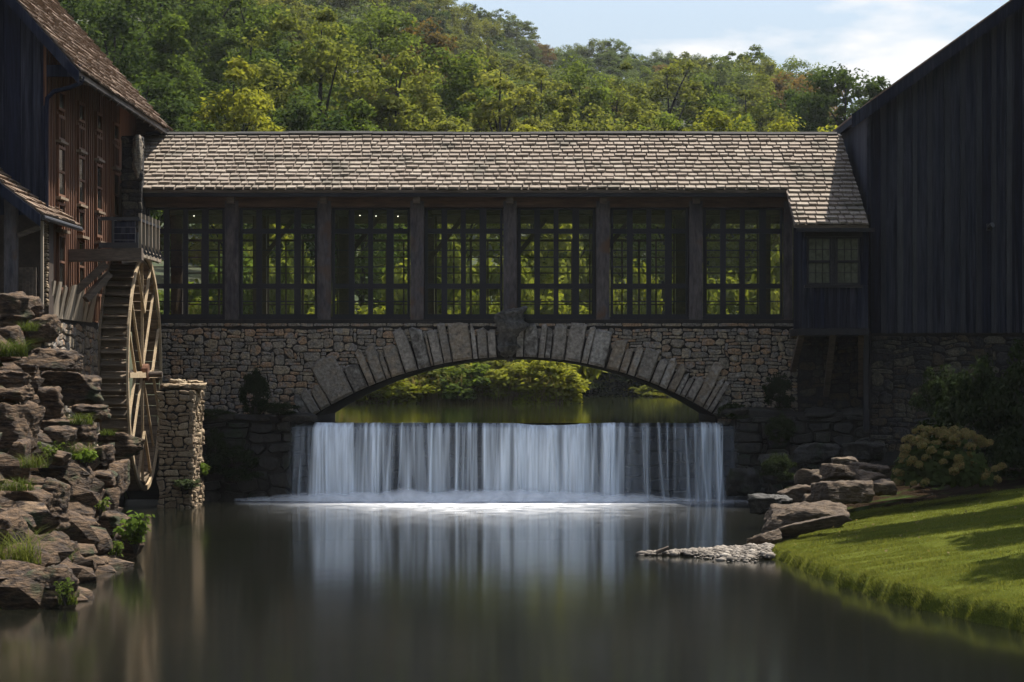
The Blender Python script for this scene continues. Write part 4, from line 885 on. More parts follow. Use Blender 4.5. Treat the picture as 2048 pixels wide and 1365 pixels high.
# ------------------------------------------------------------------ left outcrop
LR = [ # x0,x1,y0,y1,Y, tilt, label
(-20,58,580,668,52,.1,'rough brown rock at the top left edge of the outcrop, under the porch'),
(20,82,590,628,54,.2,'thin slanting slab near the top of the outcrop beside the porch'),
(40,118,630,690,54,0,'low rock under the small stones below the porch corner'),
(-15,45,652,722,49.5,.1,'pale topped rock at the left edge just above the grass tuft'),
(46,176,698,742,52.5,.15,'long flat sunlit slab in the upper outcrop pointing to the wheel'),
(14,82,728,770,49,.1,'dark rounded slab directly below the upper grass tuft'),
(-15,66,742,782,46.5,.12,'tilted slab at the left edge below the grass tuft'),
(-15,60,775,806,45.5,0,'thin flat rock layer at the left edge above the large leaning block'),
(76,170,744,772,50.5,.05,'flat ledge slab above the big dark square block'),
(122,200,752,812,53,0,'big square dark block beside the lower left of the wheel'),
(76,130,768,846,48.5,-.25,'leaning narrow rock left of the square dark block'),
(-20,76,798,916,44,.1,'large dark rock on the left edge at mid height'),
(142,218,804,846,52,0,'pale topped block close to the wheel under the square dark block'),
(70,195,840,888,47.8,.05,'wide ledge rock with sunlit top in the middle of the outcrop'),
(190,286,866,918,52,.12,'long slab jutting out in front of the wheel buckets'),
(96,154,852,896,47.2,0,'dark rough face of rock under the wide ledge'),
(18,60,880,968,43,.15,'upright pillar shaped rock near the left edge'),
(78,136,898,930,45.5,.1,'small flat grey stone in the hollow of the outcrop'),
(182,226,886,942,50.5,.3,'angular rock under the slab that juts at the wheel'),
(217,250,922,992,50.5,0,'stack-like dark rock at the outer edge above the water'),
(94,186,936,1034,46,.05,'big square faced block in the lower middle of the outcrop'),
(180,232,938,982,49.5,.1,'rounded top rock right of the square faced block'),
(204,240,974,1030,49,0,'small dark block low on the outer edge of the outcrop'),
(-15,112,972,1024,41.3,.05,'mossy wide ledge in the lower left of the outcrop'),
(-20,56,1014,1128,39,0,'large cracked brown rock face at the lower left edge'),
(52,128,1006,1064,41.5,0,'dark overhung rock under the mossy ledge'),
(94,128,956,1020,41.6,.2,'orange tinted rounded rock at the end of the mossy ledge'),
(160,214,998,1046,46.6,.1,'small shadowed rock below the square faced block'),
(118,194,1030,1080,44.6,.35,'sloping wedge of rock with a pale upper face'),
(188,262,1026,1074,46.2,.1,'broad grey rock beside the leafy weed at the water'),
(138,188,1072,1132,43.9,0,'blocky rock in the middle of the lower shore'),
(180,208,1062,1118,44.4,.2,'upright thin rock between two shore blocks'),
(226,284,1058,1122,45.4,.05,'pointed rock at the outermost corner of the outcrop by the water'),
(160,218,1112,1146,43.2,0,'low dark stone at the waterline below the weeds'),
(82,156,1084,1150,41.3,.1,'rock partly hidden behind the long grass tuft near the water'),
(-20,76,1134,1228,36.2,0,'massive front boulder in the lower left corner'),
(66,150,1130,1226,36.0,.1,'massive front boulder right next to the corner boulder'),
]
for k, (x0, x1, y0, y1, Y, tl, lb) in enumerate(LR):
    w, h = (x1-x0)*Y/F*1.04, (y1-y0)*Y/F*1.04; d = max(.9, w*.9)
    rock('outcrop_rock', P((x0+x1)/2, (y0+y1)/2, Y+d*.35), w, d, h, 100+k, M['rock'], lb, 'rocks of the left outcrop', (rnd.uniform(-.08,.08), tl*.6, rnd.uniform(-.3,.3)), 5 if x1-x0 > 60 else 4, rough=.10, strata=rnd.choice((.2,.5,.9)), planes=13)
rf2 = random.Random(17); rub = MB()
for k in range(190):
    Y = rf2.uniform(36, 57); d = rf2.uniform(.2, 2.6); s = rf2.uniform(.15,.45)
    D, Fc = ICO[2]; r = np.random.default_rng(900+k); nrmk = r.normal(size=(9,3)); nrmk /= np.linalg.norm(nrmk,axis=1)[:,None]
    dot = D@nrmk.T; q = np.where(dot > .05, r.uniform(.6,1,9)/np.maximum(dot,.05), 1.3).min(1)
    Vk = D*np.minimum(q,1.3)[:,None]*np.array([s*1.3, s, s*.7]) + np.array([lerp_tab(XL,Y)-d, Y, zl(d,Y)+s*.3])
    rub.add(Vk.tolist(), Fc.tolist())
tag(rub.build('rubble', M['rock']), 'small broken stones filling gaps between the outcrop rocks', 'rubble', kind='stuff')

# ------------------------------------------------------------------ right rocks
RR = [
(1528,1688,1008,1072,51.6,.0,'broad flat topped boulder at the upper edge of the lawn by the water'),
(1556,1704,1022,1080,48.6,-.30,'long tilted slab like a plank sloping up the lawn edge'),
(1478,1566,1058,1112,47.2,-.45,'tilted block beside the gravel at the tip of the lawn'),
(1630,1745,956,1012,54.0,-.05,'big rounded pale boulder in the middle of the rock steps'),
(1645,1722,926,964,56.0,0,'upper rounded rock with sunlit lip above the big pale boulder'),
(1560,1640,968,1012,55.0,-.1,'low ledge rock with a thin sunlit rim at the fall side'),
(1715,1770,942,974,55.3,0,'small grey rock between the pale boulder and the flower bush'),
(1494,1588,990,1030,54.5,0,'dark mossy rock at the foot of the right ledge'),
(1592,1655,936,978,57,.05,'shadowed rock left of the sunlit lip'),
(1664,1716,912,936,58.2,0,'brown rounded rock at the top of the rock steps'),
(1736,1792,960,992,54.2,0,'reddish brown low stone at the lawn edge below the flower bush'),
(1700,1785,926,950,57,.1,'long thin flat slab leading toward the flower bush'),
(1600,1660,980,1022,54.6,0,'blocky shaded stone left of the big pale boulder'),
(1450,1520,930,1000,64.6,0,'dark wet boulder at the right end of the waterfall'),
(1520,1600,900,975,64.6,.1,'dark boulder with ferns below the right ledge'),
(1590,1680,880,935,64.6,0,'dark tumbled boulder under the bay braces'),
(1680,1770,880,930,64.6,-.1,'dark boulder at the foot of the support post'),
]
for k, (x0, x1, y0, y1, Y, tl, lb) in enumerate(RR):
    w, h = (x1-x0)*Y/F*1.06, (y1-y0)*Y/F*(1.1 if k < 13 else .85); d = max(.8, w*.8)
    if k in (3, 4, 5, 8, 9, 11, 12): h *= .82
    if k in (1,): h *= .42; w *= 1.05
    if k == 2: h *= .6
    dark = k in (7,13,14,15,16)
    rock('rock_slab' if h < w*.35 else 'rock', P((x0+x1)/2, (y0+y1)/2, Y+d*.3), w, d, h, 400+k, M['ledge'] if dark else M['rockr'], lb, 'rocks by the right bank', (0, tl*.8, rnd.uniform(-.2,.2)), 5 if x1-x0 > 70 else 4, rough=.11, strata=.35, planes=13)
# gravel spit
rg = np.random.default_rng(8); GVs = []; GF = []; D, Fc = ICO[2] if False else ico(1)
nk = 0
for k in range(3400):
    u = rg.random(); px_ = 1280+262*u**.85; sp = .10+.9*min(1, u*1.25)
    y = 46.5 + .35*math.sin(u*7) + (rg.normal()*.42)*1.5*sp; x = PX(px_, y); zz = .13*sp*max(-.2, 1-abs((y-46.5)/(1.5*sp))**1.5)
    s = min(.075, .010+rg.exponential(.016)); a = rg.uniform(.6,1.3,3)
    GVs.append(D*a*s*np.array([1.3,1.2,.7]) + np.array([x,y,max(zz,0)+rg.uniform(-.01,.02)])); GF.append(Fc+nk*len(D)); nk += 1
me = np_mesh('gravel', np.concatenate(GVs), np.concatenate(GF), M['gravel'])
tag(link(bpy.data.objects.new('gravel', me)), 'pale gravel spit lying in the water at the tip of the lawn', 'gravel', kind='stuff')
MB().tube([P(1312,1108,46.2)+Vector((0,0,.02)), P(1338,1098,46.2)+Vector((0,0,.02))], [.03,.035], 7).build('x', M['oldwood'])
o = bpy.data.objects['x']; o.name = 'driftwood'; tag(o, 'short broken stick lying on the gravel spit', 'stick')

# ------------------------------------------------------------------ vegetation
def leaf_quads(Pts, Nrm, size, rng, asp=.6):
    n = len(Pts); a = rng.normal(size=(n,3)); u = np.cross(Nrm, a); u /= np.linalg.norm(u,axis=1)[:,None]+1e-9; v = np.cross(Nrm, u)
    s = size*rng.uniform(.6,1.35,n)[:,None]
    bend = Nrm*s*.25
    Q = np.stack([Pts-u*s, Pts-v*s*asp-bend*.2, Pts+u*s-bend, Pts+v*s*asp-bend*.2], 1)
    return Q.reshape(-1,3), np.arange(n*4).reshape(-1,4)
def crown_points(rng, nclump, per, rx, rz, zc, crad, flat=.6, shape='round'):
    Pt, Nr, Cs = [], [], []
    for k in range(nclump):
        d = rng.normal(size=3); d /= np.linalg.norm(d); r = rng.uniform(.35,1)**.6
        if shape == 'cone':
            t = rng.random()**1.3; a = rng.random()*6.283; rr = rx*(1-t)*(.55+.45*rng.random())+.15*rx*.3
            c = np.array([rr*math.cos(a), rr*math.sin(a), zc-rz+2*rz*t])
        else:
            c = np.array([d[0]*rx*r, d[1]*rx*r, zc+d[2]*rz*r]) + rng.normal(scale=.06*rx, size=3)
        cr = crad*rng.uniform(.6,1.3); n = int(per*rng.uniform(.6,1.3))
        q = rng.normal(size=(n,3)); q /= np.linalg.norm(q,axis=1)[:,None]; rad = rng.random(n)**.4
        p = q*rad[:,None]*cr; p[:,2] *= flat; p[:,2] -= .25*cr*(np.hypot(p[:,0],p[:,1])/cr)**2
        nn = q*.7 + np.array([0,0,.8]) + rng.normal(scale=.55,size=(n,3)); nn /= np.linalg.norm(nn,axis=1)[:,None]
        Pt.append(c+p); Nr.append(nn); Cs.append(c)
    return np.concatenate(Pt), np.concatenate(Nr), Cs
def tree_proto(seed, ncl, per, leaf, rx=.34, rz=.36, zc=.60, crad=.11, flat=.6, shape='round', limbs=14, bark='bark', tr=.014):
    rng = np.random.default_rng(seed)            # a tree of unit height
    Pt, Nr, Cs = crown_points(rng, ncl, per, rx, rz, zc, crad, flat, shape)
    Q, Fq = leaf_quads(Pt, Nr, leaf, rng)
    t = MB(); top = zc+rz*.7
    pts = [(.012*math.sin(z*9+seed), .012*math.cos(z*7+seed), z) for z in np.linspace(-.06, top, 8)]
    t.tube(pts, [tr*(1-.82*i/7) for i in range(8)], 7)
    for c in Cs[:limbs]:
        z0 = max(.22, min(top-.05, c[2]-.12-.25*math.hypot(c[0],c[1]))); a = Vector((0,0,z0)); b = Vector(c); m = (a+b)/2 + Vector((0,0,.03))
        t.tube([a, m, b], [tr*.45, tr*.28, tr*.10], 5)
    return Q, Fq, t
def mesh_from(t, name, mat):
    me = bpy.data.meshes.new(name); me.from_pydata(t.v, [], t.f); me.materials.append(mat); me.update(); return me
SHAPE = {   # crown half-height as a share of the height, clump radius (m), flatness, fullness, leaf size (m)
 'b1': (.40,.80,.55,1.0,.135), 'b2': (.42,.75,.5,1.0,.13), 'b3': (.40,.95,.5,1.0,.14), 'b4': (.44,.85,.7,1.1,.135), 'open': (.34,.8,.4,.75,.13), 'tall': (.45,.7,.6,1.0,.125), 'dense': (.46,.95,.75,1.25,.14), 'cone': (.47,.8,.4,1.1,.12)}
def real_tree(seed, hgt, wid, kind):
    rz_, cr, fl, full, leaf = SHAPE[kind]; rng = np.random.default_rng(seed); rx = max(1.2, wid/2-cr*.4); rz = hgt*rz_
    ncl = int(min(150, full*(4*rx*rz*2.2+rx*rx*4)/(cr*cr*2.6))); per = 125
    Pt, Nr, Cs = crown_points(rng, ncl, per, rx, rz-cr*.4, hgt-rz, cr, fl, 'cone' if kind == 'cone' else 'round')
    Q, Fq = leaf_quads(Pt, Nr, leaf, rng); t = MB(); tr = .012*hgt+.02; top = hgt-.25*rz
    pts = [(.1*math.sin(z*.7+seed), .1*math.cos(z*.5+seed), z) for z in np.linspace(-.6, top, 9)]
    t.tube(pts, [tr*(1-.85*i/8) for i in range(9)], 7)
    for c in Cs[:(26 if kind == 'open' else 16)]:
        z0 = max(.2*hgt, min(top-.5, c[2]-.15*hgt-.4*math.hypot(c[0],c[1]))); a_ = Vector((0,0,z0)); b_ = Vector(c); m_ = a_.lerp(b_,.5)+Vector((0,0,.25)); k = 1
        t.tube([a_, m_, b_], [tr*.42*k, tr*.26*k, tr*.08], 5)
    return Q, Fq, t
def mesh_from(t, name, mat):
    me = bpy.data.meshes.new(name); me.from_pydata(t.v, [], t.f); me.materials.append(mat); me.update(); return me
FAR = {}
for i, (k, hh, ww) in enumerate((('b1',10,8.5),('b2',10,7.5),('b4',10,8),('dense',10,7.5))):
    FAR['f%d' % (i+1)] = real_tree(60+i, hh, ww, k)
CROWN = {}
def crown_me(p, leaf):
    if (p, leaf) not in CROWN: CROWN[(p, leaf)] = (np_mesh('crown', FAR[p][0], FAR[p][1], M[leaf]), mesh_from(FAR[p][2], 'trunk', M['barkd']))
    return CROWN[(p, leaf)]
rt = random.Random(33)
tseed = [500]
def tree(name, X, Y, z, hgt, wid, p, leaf, label, group, cat='tree'):
    r = empty(name, (X, Y, z-.1), label, cat, group)
    if p in FAR:
        cm, tm = crown_me(p, leaf); r.scale = (wid/8, wid/8, hgt/10)
    else:
        tseed[0] += 1; q, f, t = real_tree(tseed[0], hgt, wid, p); cm, tm = np_mesh('crown', q, f, M[leaf]), mesh_from(t, 'trunk', M['barkd'])
    r.rotation_euler = (0, 0, rt.uniform(0, 6.28))
    for nm, me in (('crown', cm), ('trunk', tm)):
        c = bpy.data.objects.new(nm, me); C.objects.link(c); c.parent = r
    return r
TR = [ # px, top py, width px, Y, proto, leaf, label
(470,100,185,122,'b1','lf_lime','bright yellow-green tree rising above the left end of the gallery roof'),
(345,10,230,130,'cone','lf_green','tall layered green tree with a straight trunk left of the bright yellow-green tree'),
(225,-70,260,136,'dense','lf_dark','very tall dark tree just behind the mill roof'),
(130,-130,240,142,'dense','lf_dark','dark tree at the far left, highest above the mill roof'),
(285,120,200,120,'b2','lf_dark','dark low tree at the lower end of the mill roof'),
(640,-15,290,141,'b3','lf_olive','large sunlit tree in the middle of the left hillside, its crown near the top edge'),
(590,120,190,126,'b4','lf_dark','dark green tree right beside the bright yellow-green tree'),
(560,20,200,150,'dense','lf_dark','dark tree behind the gap between the bright tree and the large sunlit tree'),
(790,92,170,131,'b1','lf_olive','yellow-olive tree right of the large sunlit tree'),
(725,180,170,121,'b2','lf_green','green low tree above the third gallery bay'),
(665,190,120,119,'b4','lf_dark','small dark green tree above the roof over the second post'),
(850,110,150,134,'tall','lf_olive','slim olive tree above the fourth gallery bay'),
(925,190,140,120,'b3','lf_olive','low rounded olive tree above the roof left of the roof middle'),
(1003,85,150,141,'open','lf_olive','open branched tree with a visible dark trunk above the keystone'),
(905,60,150,160,'b4','lf_green','green tree behind the slim olive tree'),
(1070,205,130,121,'b1','lf_lime','low yellow-green tree above the fifth gallery bay, left part'),
(1150,185,170,123,'b2','lf_olive','broad olive green tree above the fifth gallery bay, right part'),
(1160,100,150,162,'b4','lf_green','tall green tree behind the broad olive green tree, below the ridge'),
(1235,105,140,172,'b1','lf_olive','olive tree left of the flat topped tree'),
(1255,190,200,122,'b3','lf_olive','wide olive tree above the sixth gallery bay'),
(1335,100,170,182,'open','lf_olive','flat topped tree with spreading dark limbs below the skyline'),
(1330,205,150,119,'b1','lf_green','low green tree above the sixth post'),
(1415,205,180,118,'b2','lf_lime','low yellow-green tree above the seventh gallery bay'),
(1410,128,150,186,'b4','lf_green','tree right of the flat topped tree'),
(1490,135,160,192,'b2','lf_olive','olive tree on the right slope under the clouds'),
(1500,212,170,118,'b4','lf_lime','low yellow tree left of the bright lime tree near the barn'),
(1560,160,130,200,'tall','lf_dark','dark tree on the falling skyline left of the tall lone tree'),
(1622,206,190,118,'b3','lf_lime','bright lime tree above the roof beside the barn'),
(1690,104,178,150,'b4','lf_dark','tall dark lone tree against the sky beside the barn roof'),
(1610,185,120,160,'b4','lf_dark','dark tree at the left foot of the tall lone tree'),
(1760,175,120,155,'b4','lf_dark','dark tree half hidden by the barn roof edge'),
(430,-90,230,172,'dense','lf_dark','dark tree at the top edge above the bright yellow-green tree'),
(500,-30,210,160,'b2','lf_green','green tree in shade at the top left centre'),
(760,-20,190,175,'b3','lf_green','green tree at the top edge right of the large sunlit tree'),
(830,10,170,190,'b4','lf_russet','olive brown tree near the top edge left of the skyline'),
(960,80,140,185,'b1','lf_olive','olive tree above the open branched tree'),
(1080,110,140,180,'b2','lf_olive','olive tree right of the open branched tree'),
(320,-120,240,168,'dense','lf_dark','dark tree at the top edge above the layered green tree'),
]
for (px_, top, wpx, Y, p, lf, lb) in TR:
    if px_ > 1095: Y = max(Y+4, 160 + (Y-118)*.7)
    else: Y += 4
    X = PX(px_, Y); z = zhill(X, Y); tree('broadleaf_tree' if p != 'cone' else 'conifer_tree', X, Y, z, PZ(top, Y)-z, wpx*Y/F*1.3, p, lf, lb, 'trees on the wooded hill')
def bayname(px):
    for e, n in zip((463, 648, 834, 1020, 1206, 1392, 1577, 9999), ('first', 'second', 'third', 'fourth', 'fifth', 'sixth', 'seventh', 'boxed')):
        if px < e: return ('boxed bay beside the barn' if n == 'boxed' else n + ' gallery bay')
zones = [(215,'on the lower slope'),(255,'on the middle slope'),(300,'on the middle slope'),(350,'on the upper slope'),(405,'on the upper slope'),(380,'on the upper slope'),(430,'just under the ridge'),(465,'just under the ridge'),(498,'along the skyline ridge')]
tone = {'lf_green': 'green', 'lf_olive': 'olive', 'lf_russet': 'russet brown', 'lf_far': 'muted green', 'lf_dark': 'dark green'}
for Y, zn in zones:
    p0, p1 = 330, 1640
    n = int((p1-p0)*Y/F/(4.6 if Y < 400 else 3.4))
    for i in range(n):
        px_ = p0 + (p1-p0)*(i+.5+rt.uniform(-.35,.35))/n; YY = Y + rt.uniform(-14,14) if Y < 490 else Y+rt.uniform(-4,8)
        X = PX(px_, YY); z = zhill(X, YY); h = rt.uniform(8.5,12.5) if Y < 400 else rt.uniform(6.0,9.0)
        top = CY-(z+h-H)*F/YY
        if top < -230 or top > 255: continue
        if Y < 300 and px_ > 1500: continue
        lf = rt.choices(['lf_green','lf_olive','lf_russet','lf_far','lf_dark'], [4,4,1.1 if 850 < px_ < 1250 else .4,3,1.5] if Y < 440 else [2,1,.6,6,2.5])[0]
        tree('hill_tree', X, YY, z, h, h*rt.uniform(.75,1.0), rt.choice(['f1','f2','f3','f4']), lf, f'{tone[lf]} tree {zn}, straight above the {bayname(px_)}', f'{tone[lf]} trees {zn}')
# shrubs
def shrub_mesh(seed, ncl, per, leaf, rx, rz, crad, mat, flat=.8, asp=.6):
    rng = np.random.default_rng(seed); Pt, Nr, Cs = crown_points(rng, ncl, per, rx, rz, rz*.9, crad, flat); Pt[:,2] = np.maximum(Pt[:,2], .01)
    Q, Fq = leaf_quads(Pt, Nr, leaf, rng, asp); t = MB()
    for c in Cs[:10]: t.tube([(c[0]*.1,c[1]*.1,-.15), (c[0]*.5,c[1]*.5,c[2]*.6), tuple(c)], [.03,.02,.008], 5)
    return np_mesh('foliage', Q, Fq, mat), mesh_from(t, 'stems', M['bark'])
def shrub(name, c, meshes, sc, label, cat='shrub', group=None, rot=None):
    r = empty(name, c, label, cat, group); r.scale = sc; r.rotation_euler = (0,0,rt.uniform(0,6.28) if rot is None else rot)
    for nm, me in zip(('foliage','stems'), meshes):
        x = bpy.data.objects.new(nm, me); C.objects.link(x); x.parent = r
    return r
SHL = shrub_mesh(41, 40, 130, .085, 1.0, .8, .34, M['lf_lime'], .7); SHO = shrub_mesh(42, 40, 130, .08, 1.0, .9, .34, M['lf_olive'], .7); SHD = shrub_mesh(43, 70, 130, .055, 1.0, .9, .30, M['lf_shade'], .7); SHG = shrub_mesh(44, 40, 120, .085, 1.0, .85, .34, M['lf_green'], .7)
BK = [(712,770,112.6,SHL,'small yellow-green shrub at the left end of the far bank under the arch',1.1),(760,745,113.5,SHO,'olive shrub second from the left on the far bank under the arch',1.4),(812,735,113,SHL,'yellow-green shrub under the left half of the arch, beside dry reeds',1.6),(868,718,114,SHO,'brownish olive shrub left of the arch middle on the far bank',1.8),(925,722,113,SHG,'green shrub on the far bank directly below the keystone side',1.5),(978,712,114,SHO,'tall olive shrub on the far bank in the arch middle',1.8),(1030,724,113,SHL,'bright yellow-green shrub right of the arch middle',1.5),(1082,708,113.4,SHL,'tallest bright shrub at the end of the near far-bank point',1.7),(640,740,114,SHG,'green shrub mostly behind the left arch foot',1.8)]
for (px_, top, Y, sm, lb, w) in BK:
    X = PX(px_, Y); shrub('bank_shrub', (X, Y, 1.9), sm, (w*.95, w*.95, (PZ(top,Y)-1.9)/1.75), lb, 'shrub', 'shrubs on the far bank')
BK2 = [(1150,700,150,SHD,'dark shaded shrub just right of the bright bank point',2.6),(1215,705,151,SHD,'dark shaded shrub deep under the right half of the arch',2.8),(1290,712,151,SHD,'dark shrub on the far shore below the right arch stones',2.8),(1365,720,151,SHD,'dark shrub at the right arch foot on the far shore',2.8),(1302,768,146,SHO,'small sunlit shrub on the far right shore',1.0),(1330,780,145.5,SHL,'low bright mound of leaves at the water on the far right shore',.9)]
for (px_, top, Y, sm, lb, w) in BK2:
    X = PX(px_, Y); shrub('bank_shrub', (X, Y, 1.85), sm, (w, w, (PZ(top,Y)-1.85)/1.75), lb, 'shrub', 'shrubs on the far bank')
# understory behind the gallery windows
for k, px_ in enumerate(range(340, 1640, 62)):
    Y = 116+rt.uniform(0,3) if px_ < 1110 else 150.4+rt.uniform(0,2)
    tp = rt.uniform(455, 600); X = PX(px_+rt.uniform(-20,20), Y); z = zhill(X, Y)
    sm = rt.choice([SHL, SHO, SHL, SHG] if px_ < 1110 else [SHL, SHL, SHO])
    shrub('understory_bush', (X, Y, z), sm, (rt.uniform(1.5,2.2),)*2+((PZ(tp,Y)-z)/1.75,), 'tall bush behind the bridge, seen green through the gallery windows', 'bush', 'bushes seen through the gallery glass')
# reeds
def blades(n, cx, cy, z, rx, ry, h0, h1, w, rng, arch=.6):
    V = []; Fq = []
    for i in range(n):
        a = rng.random()*6.283; r = rng.random()**.5; x = cx+rx*r*math.cos(a); y = cy+ry*r*math.sin(a); h = rng.uniform(h0,h1); b = rng.random()*6.283; l = h*arch*rng.uniform(.2,1)
        n0 = len(V); dx, dy = math.cos(b), math.sin(b)
        for t in (0,.4,.75,1):
            ww = w*(1-t*.9); px_, py_ = x+dx*l*t*t, y+dy*l*t*t; zz = z+h*(t-.25*arch*t*t)
            V += [(px_-dy*ww,py_+dx*ww,zz),(px_+dy*ww,py_-dx*ww,zz)]
        for s in range(3): Fq.append((n0+2*s,n0+2*s+1,n0+2*s+3,n0+2*s+2))
    return V, Fq
rr_ = np.random.default_rng(3)
V = []; Fq = []
for k in range(26):
    Y = 112.4+rr_.uniform(-.2,.3); v, f = blades(60, PX(700+k*16,Y), Y, 1.85, .6, .3, .4, 1.5, .02, rr_); Fq += [tuple(i+len(V) for i in q) for q in f]; V += v
tag(link(bpy.data.objects.new('reeds', np_mesh('reeds', V, Fq, M['reed']))), 'dry tan reeds and grass along the far bank under the arch', 'reeds', kind='stuff')
# grass tufts and weeds of the outcrop
TU = [(25,700,47.6,.32,.5,320,'large green grass tuft high on the left edge of the outcrop'),(40,1110,38.6,.35,.75,200,'long bladed grass tuft above the corner boulder'),(118,1110,40.8,.25,.4,150,'grass tuft in front of the low shore rocks'),(165,835,47.0,.22,.3,160,'grass tuft on the ledge beside the wheel'),(160,905,46.8,.3,.45,220,'yellow-green grass hanging in the middle of the outcrop'),(35,965,41.0,.3,.3,170,'low grass on top of the mossy ledge'),(218,858,51,.15,.2,80,'small tuft on the slab next to the wheel'),(58,650,51,.2,.3,120,'small grass clump below the porch corner'),(70,920,42.5,.25,.35,130,'shaded grass tuft left of the square faced block'),(140,1190,36,.14,.3,70,'thin tuft on the right side of the front boulder')]
for (px_, py_, Y, r_, h_, n_, lb) in TU:
    c = P(px_, py_, Y); v, f = blades(n_, c.x, c.y-.1, c.z-.12, r_*.9, r_*.6, h_*.25, h_*1.15, .008, rr_, 1.5)
    o = link(bpy.data.objects.new('grass_tuft', np_mesh('grass_tuft', [(p[0]-c.x,p[1]-c.y,p[2]-c.z) for p in v], f, M['tuft'])), None, c); tag(o, lb, 'grass tuft', 'grass tufts on the outcrop')
def weed(c, hgt, rad, n, leaf, seed, mat, label, name='leafy_weed', group='weeds on the outcrop', cat='weed'):
    rng = np.random.default_rng(seed); r = empty(name, c, label, cat, group); t = MB(); Pt = []; Nr = []
    for i in range(n):
        a = rng.random()*6.283; l = rad*rng.random()**.5; h = hgt*rng.uniform(.5,1)
        b = Vector((l*math.cos(a), l*math.sin(a), h)); m = b*.5+Vector((0,0,h*.15)); t.tube([(0,0,-.05), m, b], [.008,.006,.003], 4)
        for s in np.linspace(.35,1,6):
            p = Vector((0,0,0)).lerp(m, min(1,s*2)) if s < .5 else m.lerp(b, s*2-1)
            for q in range(2):
                d = rng.normal(size=3); d[2] = abs(d[2])*.5; Pt.append(np.array(p)+d*leaf*.7); nn = np.array([d[0]*.4,d[1]*.4-.3,1.0]); Nr.append(nn/np.linalg.norm(nn))
    Q, Fq = leaf_quads(np.array(Pt), np.array(Nr), leaf, rng, .62)
    for nm, me in (('foliage', np_mesh('foliage', Q, Fq, mat)), ('stems', mesh_from(t, 'stems', M['bark']))):
        o = bpy.data.objects.new(nm, me); C.objects.link(o); o.parent = r
weed(P(272,1105,45.0), .62, .32, 26, .062, 1, M['lf_weed'], 'bright leafy weed at the outermost corner of the outcrop')
weed(P(228,1128,44.2), .38, .28, 16, .04, 2, M['lf_green'], 'darker trailing weed at the waterline left of the bright weed')
weed(P(170,935,46.4), .3, .2, 14, .045, 3, M['lf_weed'], 'small yellow-green weed on the square faced block')
weed(P(200,1030,46.2), .28, .18, 12, .04, 4, M['lf_green'], 'small pale leaved weed above the broad grey rock')
weed(P(405,960,64.4), .42, .16, 12, .06, 5, M['lf_weed'], 'small bright weed on the right side of the stone pier', group='weeds on the pier')
weed(P(370,985,62.9), .3, .35, 30, .05, 6, M['lf_shade'], 'dark weeds around the foot of the stone pier', group='weeds on the pier')
weed(P(130,1205,35.8), .3, .14, 12, .03, 7, M['lf_green'], 'small weed at the waterline on the front boulder')
weed(P(100,925,44.6), .35, .2, 12, .04, 8, M['lf_green'], 'shaded weed in the hollow beside the flat grey stone')
# dark shrubs on the walls
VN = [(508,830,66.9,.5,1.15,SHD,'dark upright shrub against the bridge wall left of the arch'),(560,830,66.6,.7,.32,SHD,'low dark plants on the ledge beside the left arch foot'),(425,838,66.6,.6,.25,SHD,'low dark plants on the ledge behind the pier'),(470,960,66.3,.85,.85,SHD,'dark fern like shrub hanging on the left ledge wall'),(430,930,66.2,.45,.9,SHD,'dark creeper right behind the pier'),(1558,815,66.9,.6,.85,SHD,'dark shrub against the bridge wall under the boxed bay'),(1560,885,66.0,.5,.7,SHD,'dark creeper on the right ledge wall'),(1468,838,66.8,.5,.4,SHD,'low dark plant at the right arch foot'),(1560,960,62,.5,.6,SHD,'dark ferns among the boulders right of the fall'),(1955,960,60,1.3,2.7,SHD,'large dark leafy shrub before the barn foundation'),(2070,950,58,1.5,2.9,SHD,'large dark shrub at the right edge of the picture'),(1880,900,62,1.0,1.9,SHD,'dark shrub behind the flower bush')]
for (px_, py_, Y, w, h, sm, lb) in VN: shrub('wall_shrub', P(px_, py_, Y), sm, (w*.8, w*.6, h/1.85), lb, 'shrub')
# hydrangea
HC = P(1885, 975, 55.5); HY = empty('hydrangea_bush', HC, 'hydrangea bush with round yellow-brown flower heads at the top of the lawn', 'flower bush')
rngh = np.random.default_rng(12); Pt = []; Nr = []
for i in range(1500):
    d = rngh.normal(size=3); d /= np.linalg.norm(d); d[2] = abs(d[2]); r = rngh.random()**.35
    Pt.append(np.array([d[0]*1.08*r, d[1]*.8*r, d[2]*1.0*r+.08])); n_ = d*.8+np.array([0,-.3,.5])+rngh.normal(scale=.35,size=3); Nr.append(n_/np.linalg.norm(n_))
Q, Fq = leaf_quads(np.array(Pt), np.array(Nr), .085, rngh, .72)
o = link(bpy.data.objects.new('foliage', np_mesh('foliage', Q, Fq, M['lf_hyd'])), HY, HC)
hm = []
for k in range(4):
    n_ = 260; d = rngh.normal(size=(n_,3)); d /= np.linalg.norm(d,axis=1)[:,None]; d[:,2] = np.where(d[:,2] < -.5, -d[:,2], d[:,2])
    lump = np.array([1+.16*noise.noise(Vector(v)*2.2+Vector((k*7,0,0))) for v in d])
    Qh, Fh = leaf_quads(d*(lump*rngh.uniform(.82,1.0,n_))[:,None]*np.array([1,1,.8]), d+rngh.normal(scale=.35,size=(n_,3)), .17, rngh, .85)
    hm.append(np_mesh('flower_head', Qh, Fh, M['head']))
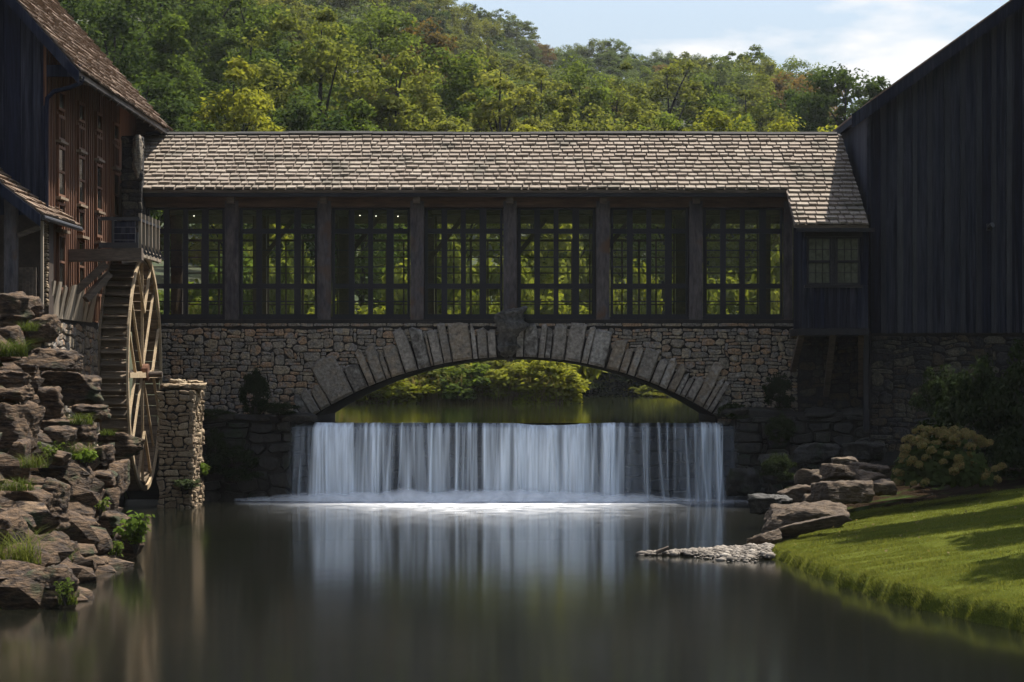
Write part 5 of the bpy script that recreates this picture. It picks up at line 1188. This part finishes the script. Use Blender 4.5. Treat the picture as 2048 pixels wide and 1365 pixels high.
for i in range(80):
    for _ in range(20):
        a = rngh.uniform(0,2*math.pi); e = rngh.uniform(-.05,1.4)
        d = np.array([math.cos(a)*math.cos(e), math.sin(a)*math.cos(e), math.sin(e)])
        if d[1] < .35: break
    rr0 = rngh.uniform(.78,1.1); p = HC + Vector((d[0]*1.14*rr0, d[1]*.85*rr0, .10+max(0,d[2])*1.06*rr0)); h_ = link(bpy.data.objects.new('flower_head', hm[i % 4]), HY, p)
    s = rngh.uniform(.07,.125); h_.scale = (s,s,s); h_.rotation_euler = (rngh.uniform(-.6,.6), rngh.uniform(-.6,.6), rngh.uniform(0,6))
# fallen leaves on the lawn
V = []; Fq = []
for i in range(60):
    Y = rr_.uniform(38,54); d = rr_.uniform(.6,5.0); x = xr_(d,Y); z = zr_(d,Y)+.05; s = rr_.uniform(.012,.028); a = rr_.random()*6.28; n0 = len(V)
    V += [(x+s*math.cos(a+q*1.57),Y+s*math.sin(a+q*1.57)*.7,z+.02*math.sin(a*3+q)) for q in range(4)]; Fq.append((n0,n0+1,n0+2,n0+3))
tag(link(bpy.data.objects.new('fallen_leaves', np_mesh('fallen_leaves', V, Fq, M['reed']))), 'scattered pale dry leaves lying on the lawn', 'fallen leaves', kind='stuff')
# trees off to the right whose crowns shade the lawn
for (X, Y, h, w, lb) in ((12.6, 41.5, 16.0, 5.0, 'tree standing beyond the right edge nearest to the camera'), (13.2, 46.0, 16.5, 5.0, 'tree standing beyond the right edge, second from the camera'), (12.8, 51.0, 17.0, 6.0, 'tree standing on the lawn beyond the right edge'), (14.4, 60.5, 18, 6.5, 'second tree standing beyond the right edge near the barn')):
    tree('broadleaf_tree', X, Y, 1.2, h, w, 'b1', 'lf_green', lb, 'trees beside the lawn')

# thin summer haze over the valley
hm_ = bpy.data.materials.new('valley_haze'); hm_.use_nodes = True; hn = hm_.node_tree; hn.nodes.clear()
hv = hn.nodes.new('ShaderNodeVolumePrincipled'); hv.inputs['Density'].default_value = 0.000085; hv.inputs['Color'].default_value = (.92,.95,1.0,1); hv.inputs['Anisotropy'].default_value = .3
ho = hn.nodes.new('ShaderNodeOutputMaterial'); hn.links.new(hv.outputs[0], ho.inputs['Volume'])
tag(MB().box(-700, 700, -340, 960, -3.4, 150).build('haze', hm_), kind='stuff')
